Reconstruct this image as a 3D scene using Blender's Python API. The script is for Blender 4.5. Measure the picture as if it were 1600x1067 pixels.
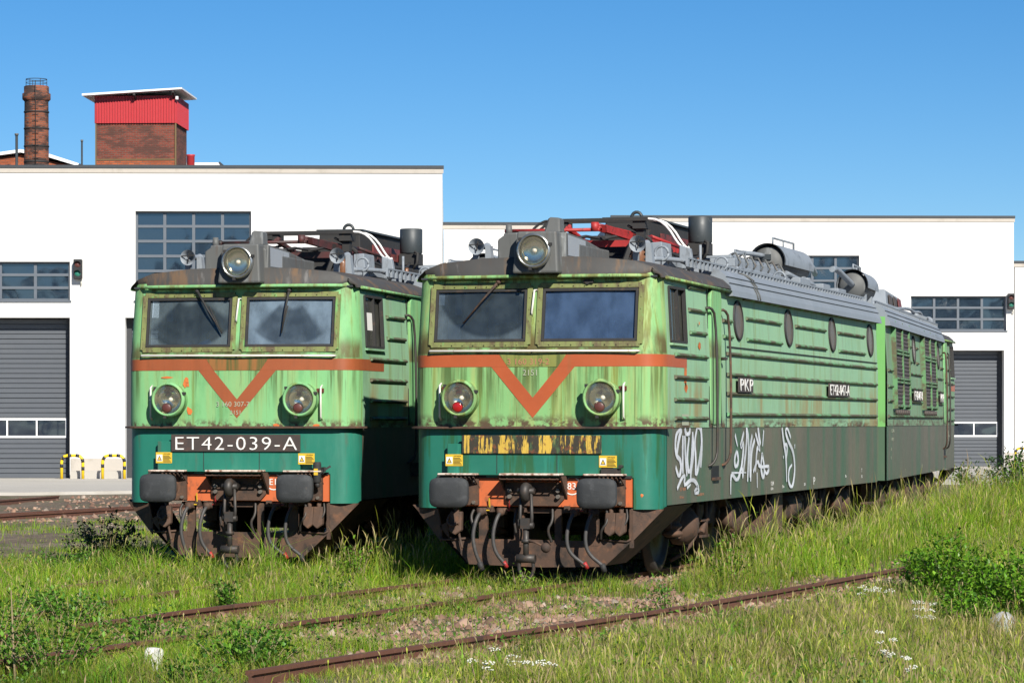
import bpy, math, random
import numpy as np
from mathutils import Vector, Matrix
for _o in list(bpy.data.objects): bpy.data.objects.remove(_o)
R = math.radians
SC = bpy.context.scene
COL = SC.collection
rng = random.Random(7)
# ------------------------------------------------------------------ camera, sky, sun, exposure
TH = math.atan(1405/4800.0)                    # the camera looks 16.3 degrees left of the tracks
CAMX, CAMY, CAMZ = 9.71, -34.122, 1.84
cam_d = bpy.data.cameras.new('camera'); cam = bpy.data.objects.new('camera', cam_d); COL.objects.link(cam)
cam.location = (CAMX, CAMY, CAMZ); cam.rotation_euler = (R(90), 0, TH)
cam_d.sensor_width = 36; cam_d.lens = 108.0; cam_d.shift_y = 0.0784; cam_d.clip_end = 4000; cam_d.clip_start = 0.5
SC.camera = cam
SUN = Vector((1.0, -1.3, 1.12)).normalized()   # direction towards the sun
W = bpy.data.worlds.new('World'); SC.world = W; W.use_nodes = True
wn = W.node_tree.nodes; wl = W.node_tree.links
bg = wn['Background']
sky = wn.new('ShaderNodeTexSky'); sky.sky_type = 'NISHITA'; sky.sun_disc = False
sky.sun_elevation = math.asin(SUN.z); sky.sun_rotation = math.atan2(SUN.x, SUN.y)
sky.altitude = 2500; sky.air_density = 1.0; sky.dust_density = 0.0; sky.ozone_density = 5.0
hs = wn.new('ShaderNodeHueSaturation'); hs.inputs['Saturation'].default_value = 1.26
wl.new(sky.outputs[0], hs.inputs['Color']); wl.new(hs.outputs[0], bg.inputs['Color'])
bg.inputs['Strength'].default_value = 0.064
sl = bpy.data.lights.new('sun', 'SUN'); sl.energy = 5.0; sl.angle = R(0.5); sl.color = (1.0, 0.955, 0.87)
so = bpy.data.objects.new('sun', sl); COL.objects.link(so); so.rotation_euler = SUN.to_track_quat('Z', 'Y').to_euler()
SC.view_settings.view_transform = 'Standard'; SC.view_settings.look = 'None'
SC.view_settings.gamma = 1.0; SC.view_settings.use_curve_mapping = False
SC.view_settings.exposure = 0.6
SC.render.engine = 'CYCLES'
SC.cycles.max_bounces = 8; SC.cycles.transparent_max_bounces = 12

# ------------------------------------------------------------------ materials
MATS = {}
class NT:
    def __init__(s, name):
        s.m = bpy.data.materials.new(name); s.m.use_nodes = True
        s.n = s.m.node_tree.nodes; s.l = s.m.node_tree.links
        s.b = s.n['Principled BSDF']; s.out = s.n['Material Output']
        MATS[name] = s.m
    def add(s, t, **kw):
        nd = s.n.new(t)
        for k, v in kw.items(): setattr(nd, k, v)
        return nd
    def lk(s, a, b): s.l.new(a, b)
    def math(s, op, a, b=None, clamp=False):
        nd = s.add('ShaderNodeMath', operation=op); nd.use_clamp = clamp
        for i, x in enumerate((a, b)):
            if x is None: continue
            if isinstance(x, (int, float)): nd.inputs[i].default_value = x
            else: s.lk(x, nd.inputs[i])
        return nd.outputs[0]
    def coords(s):
        if hasattr(s, 'co'): return s.co
        tc = s.add('ShaderNodeTexCoord'); oi = s.add('ShaderNodeObjectInfo')
        sc = s.add('ShaderNodeVectorMath', operation='SCALE'); sc.inputs['Scale'].default_value = 1.37
        s.lk(oi.outputs['Location'], sc.inputs[0])
        ad = s.add('ShaderNodeVectorMath', operation='ADD')
        s.lk(tc.outputs['Object'], ad.inputs[0]); s.lk(sc.outputs[0], ad.inputs[1])
        s.co = ad.outputs[0]; s.raw = tc.outputs['Object']; s.oi = oi
        return s.co
    def noise(s, scale, detail=4, rough=.6, dist=0.0):
        c = s.coords()
        mp = s.add('ShaderNodeMapping'); s.lk(c, mp.inputs['Vector'])
        mp.inputs['Scale'].default_value = scale if isinstance(scale, tuple) else (scale,)*3
        mp.inputs['Location'].default_value = (len(s.n)*3.1, len(s.n)*1.7, len(s.n)*.9)
        n = s.add('ShaderNodeTexNoise'); n.inputs['Scale'].default_value = 1.0
        n.inputs['Detail'].default_value = detail; n.inputs['Roughness'].default_value = rough
        n.inputs['Distortion'].default_value = dist
        s.lk(mp.outputs[0], n.inputs['Vector']); return n.outputs[0]
    def ramp(s, f, lo, hi):
        nd = s.add('ShaderNodeMapRange'); nd.interpolation_type = 'SMOOTHSTEP'
        s.lk(f, nd.inputs[0]); nd.inputs[1].default_value = lo; nd.inputs[2].default_value = hi
        return nd.outputs[0]
    def mix(s, f, a, b):
        nd = s.add('ShaderNodeMix', data_type='RGBA')
        if isinstance(f, (int, float)): nd.inputs[0].default_value = f
        else: s.lk(f, nd.inputs[0])
        for i, x in ((6, a), (7, b)):
            if isinstance(x, tuple): nd.inputs[i].default_value = (*x, 1)
            else: s.lk(x, nd.inputs[i])
        return nd.outputs[2]
    def rawz(s):
        s.coords(); sx = s.add('ShaderNodeSeparateXYZ'); s.lk(s.raw, sx.inputs[0]); return sx.outputs
    def bump(s, h, dist=.01, strength=.5):
        b = s.add('ShaderNodeBump'); b.inputs['Distance'].default_value = dist; b.inputs['Strength'].default_value = strength
        s.lk(h, b.inputs['Height']); s.lk(b.outputs[0], s.b.inputs['Normal'])

def surf(name, base, rough=.6, metal=0.0, layers=(), var=.12, vscale=3.0, bump=0.0, bscale=40.0, spec=.5):
    """layers: (colour, scale, lo, hi, amount[, (z_full, z_none)])  stains, rust and wear over the base paint"""
    t = NT(name); b = t.b
    n = t.noise(vscale, 3)
    dark = tuple(c*(1-var) for c in base); lite = tuple(min(1, c*(1+var)) for c in base)
    col = t.mix(n, dark, lite)
    rr = None
    for L in layers:
        f = t.ramp(t.noise(L[1], 5, .65, L[6] if len(L) > 6 else 0.0), L[2], L[3])
        if len(L) > 5 and L[5]:
            z = t.rawz()[2]; q = L[5]       # heights: none, full, full, none
            f = t.math('MULTIPLY', f, t.math('MULTIPLY', t.ramp(z, q[0], q[1]), t.math('SUBTRACT', 1.0, t.ramp(z, q[2], q[3]))))
        f = t.math('MULTIPLY', f, L[4], True)
        col = t.mix(f, col, L[0])
    t.lk(col, b.inputs['Base Color'])
    rn = t.noise(vscale*4, 3); rm = t.add('ShaderNodeMapRange'); t.lk(rn, rm.inputs[0])
    rm.inputs[3].default_value = max(.02, rough-.12); rm.inputs[4].default_value = min(1, rough+.12)
    t.lk(rm.outputs[0], b.inputs['Roughness'])
    b.inputs['Metallic'].default_value = metal; b.inputs['Specular IOR Level'].default_value = spec
    if bump: t.bump(t.noise(bscale, 3), bump, .6)
    return t.m

RUST = (.16, .055, .022); BROWN = (.085, .05, .03); DK = (.02, .019, .017)
ALG = (.16, .17, .025); ALGD = (.06, .085, .02)
surf('green1', (.18, .415, .175), .62, layers=[
    ((.25, .37, .14), (7, 7, .5), .42, .68, .7), (ALG, (11, 11, .35), .56, .68, .6), ((.07, .22, .08), (3, 3, 1.2), .5, .74, .5), (BROWN, (26, 26, .8), .60, .72, .65), (BROWN, (60, 60, 2.0), .62, .72, .5), ((.10, .045, .02), 38, .70, .73, .85),
    ((.10, .075, .028), (4, 4, 1.0), .32, .58, .88, (2.60, 2.64, 2.74, 2.92)), ((.13, .10, .03), (9, 9, .8), .46, .66, .7, (3.1, 3.5, 3.6, 3.7)),
    (BROWN, (11, 11, 9), .44, .58, .95, (1.6, 1.7, 1.80, 1.90)), (ALGD, (9, 9, .35), .50, .64, .75, (1.9, 2.4, 2.6, 2.7))], var=.06, bump=.004, bscale=5, spec=.35)
surf('green2', (.195, .395, .15), .62, layers=[
    ((.29, .37, .13), (8, 8, .4), .42, .62, .85), ((.08, .24, .08), (3, 3, 1.2), .5, .74, .5), (ALG, (8, 8, .28), .53, .64, .8), (ALGD, (16, 16, .3), .57, .67, .75),
    (BROWN, (40, 40, .8), .60, .70, .65), (BROWN, (80, 80, 2.0), .64, .72, .5), ((.10, .045, .02), 34, .69, .72, .9), ((.09, .065, .022), (4, 4, 1.0), .30, .54, .92, (2.60, 2.64, 2.76, 2.98)),
    ((.12, .09, .025), (9, 9, .8), .44, .62, .75, (3.1, 3.45, 3.6, 3.7)), (BROWN, (9, 9, 9), .42, .56, .97, (1.6, 1.7, 1.82, 1.96)), (ALGD, (7, 7, .3), .46, .6, .8, (1.8, 2.4, 2.6, 2.7))], var=.06, bump=.004, bscale=5, spec=.35)
surf('greenside', (.235, .41, .25), .62, layers=[
    ((.27, .42, .24), (.8, .5, 1.2), .4, .7, .55), ((.11, .25, .13), (1.5, .9, .5), .5, .7, .5), ((.19, .23, .08), (5, 5, .3), .52, .70, .6), (BROWN, (9, 9, .4), .58, .73, .55),
    (BROWN, (5, 2.2, 9), .40, .58, .97, (1.6, 1.7, 1.80, 1.92)), ((.27, .19, .075), (2, 1.6, .4), .48, .62, .75, (1.5, 1.75, 2.05, 2.6)), ((.20, .24, .17), (6, 3, .3), .58, .70, .5), ((.10, .045, .02), 30, .71, .74, .8)], var=.05, bump=.006, bscale=2.2, spec=.35)
surf('greendull', (.15, .27, .15), .62, layers=[((.22, .34, .20), (.8, .6, 1.2), .4, .7, .5), ((.17, .15, .08), (5, 4, .3), .48, .68, .65), (BROWN, (9, 7, .5), .55, .72, .6), (BROWN, (5, 2.2, 8), .42, .60, .9, (1.6, 1.7, 1.84, 2.0))], var=.06)
surf('endgreen', (.15, .38, .11), .5, layers=[((.30, .38, .08), (6, 6, .5), .55, .75, .5), (BROWN, (7, 7, 5), .45, .6, .9, (.7, .8, 1.6, 2.1))], var=.06)
surf('ribgreen', (.12, .28, .13), .65, layers=[((.085, .06, .038), (6, 3, 6), .36, .54, .9)], var=.1)
surf('olivestain', (.20, .21, .05), .55, layers=[(ALGD, (12, 12, .6), .45, .65, .8), ((.20, .33, .10), (15, 15, .6), .55, .7, .6)], var=.15)
surf('orange1stain', (.26, .11, .03), .55, layers=[(ALGD, (14, 14, .6), .42, .62, .85)], var=.15)
surf('greenlou', (.10, .24, .10), .6, layers=[(BROWN, (5, 5, 6), .42, .64, .85)], var=.1)
surf('teal1', (.014, .155, .105), .5, layers=[((.012, .11, .07), (5, 5, .5), .5, .8, .6), (DK, 34, .68, .73, .7), (BROWN, (6, 6, 1.2), .55, .75, .6), ((.05, .20, .14), (4, 4, .6), .5, .7, .5)], var=.10, bump=.003, bscale=6)
surf('teal2', (.014, .135, .09), .5, layers=[((.018, .085, .03), (7, 7, .5), .48, .58, .9), ((.035, .26, .18), (5, 5, .6), .55, .72, .6), (DK, 28, .69, .75, .7), (RUST, 14, .73, .78, .8), (BROWN, (6, 6, .8), .58, .8, .6)], var=.12, bump=.003, bscale=6)
surf('skirtside', (.098, .098, .068), .62, layers=[((.05, .105, .06), (2, 1.6, .07), .46, .58, .9), ((.155, .125, .09), (1.2, .7, .5), .45, .7, .55), ((.05, .045, .035), (1.5, .5, .2), .55, .75, .55), (DK, (9, 5, .4), .62, .8, .5), ((.13, .15, .12), (4, 3.2, .06), .60, .70, .55), (BROWN, (3, 1.5, 3), .6, .8, .5)], var=.10, bump=.006, bscale=2)
surf('orange1', (.29, .075, .024), .55, layers=[((.20, .06, .02), (9, 9, .7), .45, .75, .6), (BROWN, (5, 5, 2), .6, .8, .5)], var=.15)
surf('orange2', (.37, .08, .024), .5, layers=[((.26, .09, .03), (9, 9, .6), .52, .75, .6), (BROWN, (5, 5, 2), .6, .8, .6)], var=.15)
surf('beam', (.50, .115, .035), .6, layers=[(BROWN, (9, 9, 6), .5, .75, .7), ((.62, .25, .13), 60, .66, .72, .5), (DK, 25, .66, .74, .6)], var=.15)
surf('roofdark', (.052, .05, .047), .7, layers=[((.15, .085, .04), (5, 5, 1.2), .52, .68, .75), (BROWN, (9, 9, 1.5), .5, .75, .6), ((.20, .19, .18), (7, 7, 2), .60, .74, .55)], var=.2)
surf('roofside', (.20, .225, .25), .6, layers=[((.07, .07, .07), (3, .7, 3), .58, .78, .6), ((.28, .30, .33), (1, .6, 1), .5, .7, .5), (BROWN, (5, 4, 5), .66, .8, .6)], var=.1)
surf('greypaint', (.22, .245, .27), .6, layers=[(DK, 5, .52, .78, .7), ((.10, .10, .10), (12, 12, 3), .55, .72, .6), (BROWN, 12, .68, .8, .6)], var=.12)
surf('greyold', (.095, .097, .093), .65, layers=[((.20, .21, .21), (8, 8, 1), .54, .68, .7), (BROWN, (9, 9, 1.2), .55, .72, .8), (DK, (11, 11, 1), .6, .8, .6)], var=.15)
surf('panelgrey', (.28, .30, .32), .55, layers=[(BROWN, (6, 6, 3), .64, .8, .7)], var=.08)
surf('dark', (.022, .021, .02), .75, layers=[(BROWN, 8, .55, .75, .6)], var=.3)
surf('black', (.008, .008, .008), .7, var=.2)
surf('drum', (.035, .042, .045), .5, layers=[((.11, .12, .12), 16, .62, .72, .6)], var=.2)
surf('redpaint', (.33, .022, .02), .55, layers=[((.16, .012, .012), 7, .45, .7, .7), (DK, 9, .54, .7, .85)], var=.15)
surf('redold', (.16, .035, .032), .6, layers=[(DK, 7, .45, .7, .9)], var=.2)
surf('reddark', (.075, .022, .02), .6, layers=[(DK, 6, .40, .62, .95), ((.22, .03, .03), 9, .64, .7, .8)], var=.2)
surf('redtrim', (.10, .018, .012), .55, layers=[(DK, 9, .6, .8, .5)], var=.2)
surf('rusty', (.075, .042, .027), .8, layers=[((.15, .068, .034), 9, .5, .70, .75), ((.022, .017, .014), 4, .48, .68, .85), ((.15, .12, .09), 40, .68, .78, .4)], var=.22, bump=.004, bscale=50)
surf('railrust', (.11, .045, .026), .75, layers=[((.17, .075, .04), (6, 6, 6), .5, .75, .6), ((.03, .02, .017), 5, .55, .75, .8)], var=.25, bump=.003, bscale=60)
surf('steeldark', (.045, .04, .036), .55, metal=.3, layers=[(BROWN, 12, .5, .75, .7)], var=.2)
surf('rubber', (.028, .03, .032), .75, layers=[((.06, .062, .065), 9, .5, .7, .6), ((.12, .085, .06), 14, .66, .76, .5)], var=.2, bump=.003, bscale=60)
surf('hose', (.045, .042, .04), .6, layers=[((.11, .09, .075), 14, .5, .75, .6)], var=.2)
surf('insulator', (.17, .075, .035), .35, var=.2)
surf('whitepaint', (.72, .70, .66), .5, layers=[(BROWN, 18, .62, .8, .6)], var=.06)
surf('whiterail', (.62, .59, .54), .5, layers=[(RUST, (12, 12, 3), .55, .75, .8)], var=.08)
surf('petal', (.52, .52, .44), .7, var=.1)
surf('steppaint', (.60, .50, .42), .6, layers=[(RUST, 12, .45, .62, .9)], var=.1)
surf('chrome', (.45, .45, .42), .3, metal=.9, layers=[(BROWN, 20, .6, .8, .6)], var=.1)
surf('reflector', (.80, .76, .62), .12, metal=1.0, layers=[((.45, .38, .25), 9, .5, .8, .5)], var=.05)
surf('bulb', (.75, .7, .6), .15, var=.02)
surf('redlens', (.32, .012, .012), .2, var=.1)
surf('redlensdull', (.10, .032, .025), .45, var=.1)
surf('platedark', (.05, .037, .032), .6, layers=[((.10, .05, .035), 9, .5, .7, .6)], var=.2)
surf('plateyellow', (.52, .34, .05), .6, layers=[(DK, (13, 13, 2.2), .46, .52, .97), (DK, (45, 45, 1.5), .56, .62, .9), (RUST, 14, .56, .64, .9), ((.05, .10, .04), (12, 12, 4), .56, .64, .8)], var=.15)
surf('yellow', (.62, .40, .03), .5, layers=[(BROWN, 30, .66, .78, .4)], var=.06)
surf('orangerust', (.55, .14, .03), .7, layers=[(RUST, 14, .5, .7, .8)], var=.2)
surf('frontframe', (.17, .19, .06), .6, layers=[(BROWN, (10, 10, 3), .45, .66, .85), ((.12, .42, .12), (6, 6, 2), .56, .70, .6)], var=.15)
surf('louver', (.065, .05, .043), .7, layers=[(DK, (4, 4, 9), .5, .75, .6)], var=.15)
surf('interior', (.24, .30, .34), .8, var=.1)
surf('interiordark', (.03, .035, .04), .8, var=.1)
surf('cream', (.5, .47, .38), .7, var=.05)
surf('graffiti', (.62, .64, .68), .6, layers=[((.30, .31, .31), (7, 7, 3), .5, .75, .45)], var=.06)
surf('fadedtext', (.36, .16, .09), .6, var=.1)
surf('fadedgrey', (.33, .35, .25), .6, var=.1)
surf('bolt', (.16, .14, .12), .5, metal=.4, var=.2)
# buildings and ground
surf('render', (.62, .61, .59), .85, layers=[((.57, .56, .54), (.25, .25, .12), .45, .75, .45), ((.48, .47, .44), (1.5, 1.5, .10), .58, .78, .25)], var=.015, vscale=.4, bump=.003, bscale=30)
surf('plinth', (.42, .38, .33), .85, layers=[((.3, .27, .22), 2, .5, .7, .5)], var=.06)
surf('flashing', (.035, .04, .045), .5, var=.1)
surf('doorpanel', (.078, .086, .098), .5, layers=[((.10, .105, .11), (.6, .6, 1.2), .5, .8, .3)], var=.05, vscale=1)
surf('doorreveal', (.03, .032, .036), .6, var=.05)
surf('mullion', (.10, .115, .135), .5, var=.05)
surf('whiteframe', (.75, .75, .75), .5, var=.03)
surf('redclad', (.40, .03, .035), .5, layers=[((.36, .025, .03), (2, 2, .4), .5, .8, .4)], var=.05, vscale=1)
surf('whiteroof', (.72, .73, .74), .6, var=.05)
surf('woodtrim', (.14, .09, .035), .7, var=.1)
surf('hoopyellow', (.75, .50, .01), .45, var=.04)
surf('hoopblack', (.012, .012, .012), .5, var=.1)
surf('concrete', (.40, .375, .33), .9, layers=[((.30, .27, .23), (.10, .35, 1), .5, .65, .6), ((.48, .46, .42), (.15, .6, 1), .55, .7, .6), ((.22, .19, .15), 1.5, .66, .76, .5)], var=.10, vscale=.5, bump=.005, bscale=10)
surf('stonewhite', (.50, .49, .46), .8, layers=[((.3, .28, .22), 9, .55, .7, .7), ((.2, .1, .06), (20, 20, 4), .62, .7, .6)], var=.1, bump=.01, bscale=20)
surf('boulder', (.36, .36, .36), .9, layers=[((.2, .19, .17), 8, .5, .7, .7)], var=.15, bump=.02, bscale=14)
surf('bark', (.09, .07, .045), .9, var=.2)
surf('twig', (.22, .17, .09), .8, var=.2)

def ground_mat():
    t = NT('ground'); 
    a = t.noise(.35, 5); b = t.noise(3.0, 5); c = t.noise(22.0, 4)
    col = t.mix(t.ramp(a, .35, .65), (.13, .10, .075), (.20, .165, .12))
    col = t.mix(t.math('MULTIPLY', t.ramp(b, .5, .7), .7), col, (.085, .075, .06))
    col = t.mix(t.math('MULTIPLY', t.ramp(c, .58, .72), .6), col, (.28, .23, .18))
    col = t.mix(t.math('MULTIPLY', t.ramp(t.noise(.8, 5), .50, .62), .55), col, (.07, .095, .025))
    t.lk(col, t.b.inputs['Base Color']); t.b.inputs['Roughness'].default_value = .95
    t.b.inputs['Specular IOR Level'].default_value = .1
    h = t.math('ADD', t.math('MULTIPLY', b, 1.2), t.math('MULTIPLY', c, .5)); t.bump(h, .05, .8)
ground_mat()

def brick_mat(name, base, dark, sc, soot=.5):
    t = NT(name); t.coords()
    sp = t.add('ShaderNodeSeparateXYZ'); t.lk(t.raw, sp.inputs[0])
    u = t.math('ADD', sp.outputs[0], sp.outputs[1]); cb = t.add('ShaderNodeCombineXYZ')
    t.lk(u, cb.inputs[0]); t.lk(sp.outputs[2], cb.inputs[1])
    br = t.add('ShaderNodeTexBrick'); t.lk(cb.outputs[0], br.inputs['Vector'])
    br.inputs['Color1'].default_value = (*base, 1); br.inputs['Color2'].default_value = (*[c*.62 for c in base], 1)
    br.inputs['Mortar'].default_value = (.13, .09, .07, 1); br.inputs['Scale'].default_value = sc
    br.inputs['Mortar Size'].default_value = .012; br.inputs['Brick Width'].default_value = .27; br.inputs['Row Height'].default_value = .09
    f = t.math('MULTIPLY', t.ramp(t.noise((.9, .9, 2.6), 6, .7), .45, .57), soot)
    col = t.mix(f, br.outputs['Color'], dark)
    t.lk(col, t.b.inputs['Base Color']); t.b.inputs['Roughness'].default_value = .9
    inv = t.math('SUBTRACT', 1.0, br.outputs['Fac']); t.bump(inv, .02, .7)
brick_mat('brickdark', (.22, .045, .025), (.06, .03, .022), 1.0, .75)
brick_mat('brickorange', (.42, .10, .03), (.2, .05, .02), 1.0, .5)
brick_mat('brickchim', (.28, .075, .03), (.03, .02, .017), 1.0, .95)

def glass_mat(name, ior, tint, dirt=None, fan=None, rough=.02, tr=1.0):
    t = NT(name); n = t.n; n.remove(t.b)
    tp = t.add('ShaderNodeBsdfTransparent'); tp.inputs[0].default_value = (*tint, 1)
    gl = t.add('ShaderNodeBsdfGlossy'); gl.inputs['Roughness'].default_value = rough
    fr = t.add('ShaderNodeFresnel'); fr.inputs['IOR'].default_value = ior
    mx = t.add('ShaderNodeMixShader'); t.lk(fr.outputs[0], mx.inputs[0]); t.lk(tp.outputs[0], mx.inputs[1]); t.lk(gl.outputs[0], mx.inputs[2])
    last = mx.outputs[0]
    if dirt:
        df = t.add('ShaderNodeBsdfDiffuse'); df.inputs[0].default_value = (*dirt[0], 1)
        f = t.math('ADD', t.math('MULTIPLY', t.ramp(t.noise((5, 5, 3), 5), .3, .75), dirt[1]*.5), dirt[1]*.6)
        if fan:      # wiper-swept sector, cleaner than the rest:  pivot x, pivot z, r0, r1, half angle, centre angle
            xyz = t.rawz(); dx = t.math('SUBTRACT', xyz[0], fan[0]); dz = t.math('SUBTRACT', fan[1], xyz[2])
            rr = t.math('SQRT', t.math('ADD', t.math('MULTIPLY', dx, dx), t.math('MULTIPLY', dz, dz)))
            an = t.math('ABSOLUTE', t.math('SUBTRACT', t.math('ARCTAN2', dx, dz), fan[5]))
            rs = t.add('ShaderNodeMath', operation='SINE'); t.lk(t.math('MULTIPLY', rr, 38.0), rs.inputs[0])
            m = t.math('MULTIPLY', t.ramp(rr, fan[2], fan[2]+.09), t.math('SUBTRACT', 1.0, t.ramp(rr, fan[3]-.05, fan[3]+.01)))
            m = t.math('MULTIPLY', m, t.math('SUBTRACT', 1.0, t.ramp(an, fan[4]-.16, fan[4]+.02)))
            m = t.math('MULTIPLY', m, t.math('ADD', t.math('MULTIPLY', rs.outputs[0], .03), .60))
            f = t.math('MULTIPLY', f, t.math('SUBTRACT', 1.0, m), True)
        m2 = t.add('ShaderNodeMixShader'); t.lk(f, m2.inputs[0]); t.lk(last, m2.inputs[1]); t.lk(df.outputs[0], m2.inputs[2]); last = m2.outputs[0]
    t.lk(last, t.out.inputs['Surface'])
glass_mat('lensglass', 1.45, (.95, .95, .92), ((.5, .48, .4), .10))
glass_mat('cabglass1l', 1.6, (.60, .74, .92), ((.21, .27, .29), .40), (-.68, 3.44, .10, .72, 1.0, .1))
glass_mat('cabglass1r', 1.6, (.50, .66, .98), ((.20, .27, .34), .66), (.66, 3.44, .16, .68, .80, -.05))
glass_mat('cabglass2l', 1.6, (.58, .72, .92), ((.19, .25, .29), .36), (-.55, 3.50, .05, .70, 1.25, -.1))
glass_mat('cabglass2r', 1.65, (.48, .66, 1.0), ((.09, .15, .27), .48))
glass_mat('sideglass', 1.5, (.5, .52, .5), ((.20, .20, .17), .25))
glass_mat('portglass', 1.45, (.22, .2, .17), ((.14, .12, .10), .8), rough=.15)
def hallglass():
    t = NT('hallglass'); t.b.inputs['Base Color'].default_value = (.012, .02, .035, 1)
    t.b.inputs['Roughness'].default_value = .03; t.b.inputs['IOR'].default_value = 2.1
    t.bump(t.noise(.55, 2), .03, .35)
hallglass()

def leafmat(name, use_attr=True, base=(.08, .14, .02), trans=.35, rough=.55, spec=.25):
    t = NT(name); b = t.b
    if use_attr:
        at = t.add('ShaderNodeAttribute'); at.attribute_name = 'Col'; c = at.outputs['Color']
    else:
        oi = t.noise(6, 2); c = t.mix(oi, tuple(x*.7 for x in base), tuple(x*1.3 for x in base))
    t.lk(c, b.inputs['Base Color']); b.inputs['Roughness'].default_value = rough; b.inputs['Specular IOR Level'].default_value = spec
    tr = t.add('ShaderNodeBsdfTranslucent'); t.lk(c, tr.inputs['Color'])
    mx = t.add('ShaderNodeMixShader'); mx.inputs[0].default_value = trans
    t.lk(b.outputs[0], mx.inputs[1]); t.lk(tr.outputs[0], mx.inputs[2]); t.lk(mx.outputs[0], t.out.inputs['Surface'])
leafmat('grass'); leafmat('leaf', rough=.4, spec=.4)
def attrmat(name):
    t = NT(name); at = t.add('ShaderNodeAttribute'); at.attribute_name = 'Col'
    t.lk(at.outputs['Color'], t.b.inputs['Base Color']); t.b.inputs['Roughness'].default_value = .9
attrmat('stones')
def spraymat():
    t = NT('spray'); t.b.inputs['Base Color'].default_value = (.66, .68, .72, 1); t.b.inputs['Roughness'].default_value = .6
    at = t.add('ShaderNodeAttribute'); at.attribute_name = 'Alpha'
    f = t.math('ADD', at.outputs['Fac'], t.math('MULTIPLY', t.math('SUBTRACT', t.noise((30, 30, 30), 4, .7), .5), .5))
    f = t.math('MULTIPLY', t.ramp(f, .12, .62), t.math('ADD', t.math('MULTIPLY', t.ramp(t.noise((3, 3, 2), 4), .35, .65), .35), .62))
    tp = t.add('ShaderNodeBsdfTransparent'); mx = t.add('ShaderNodeMixShader')
    t.lk(f, mx.inputs[0]); t.lk(tp.outputs[0], mx.inputs[1]); t.lk(t.b.outputs[0], mx.inputs[2]); t.lk(mx.outputs[0], t.out.inputs['Surface'])
spraymat()

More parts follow.
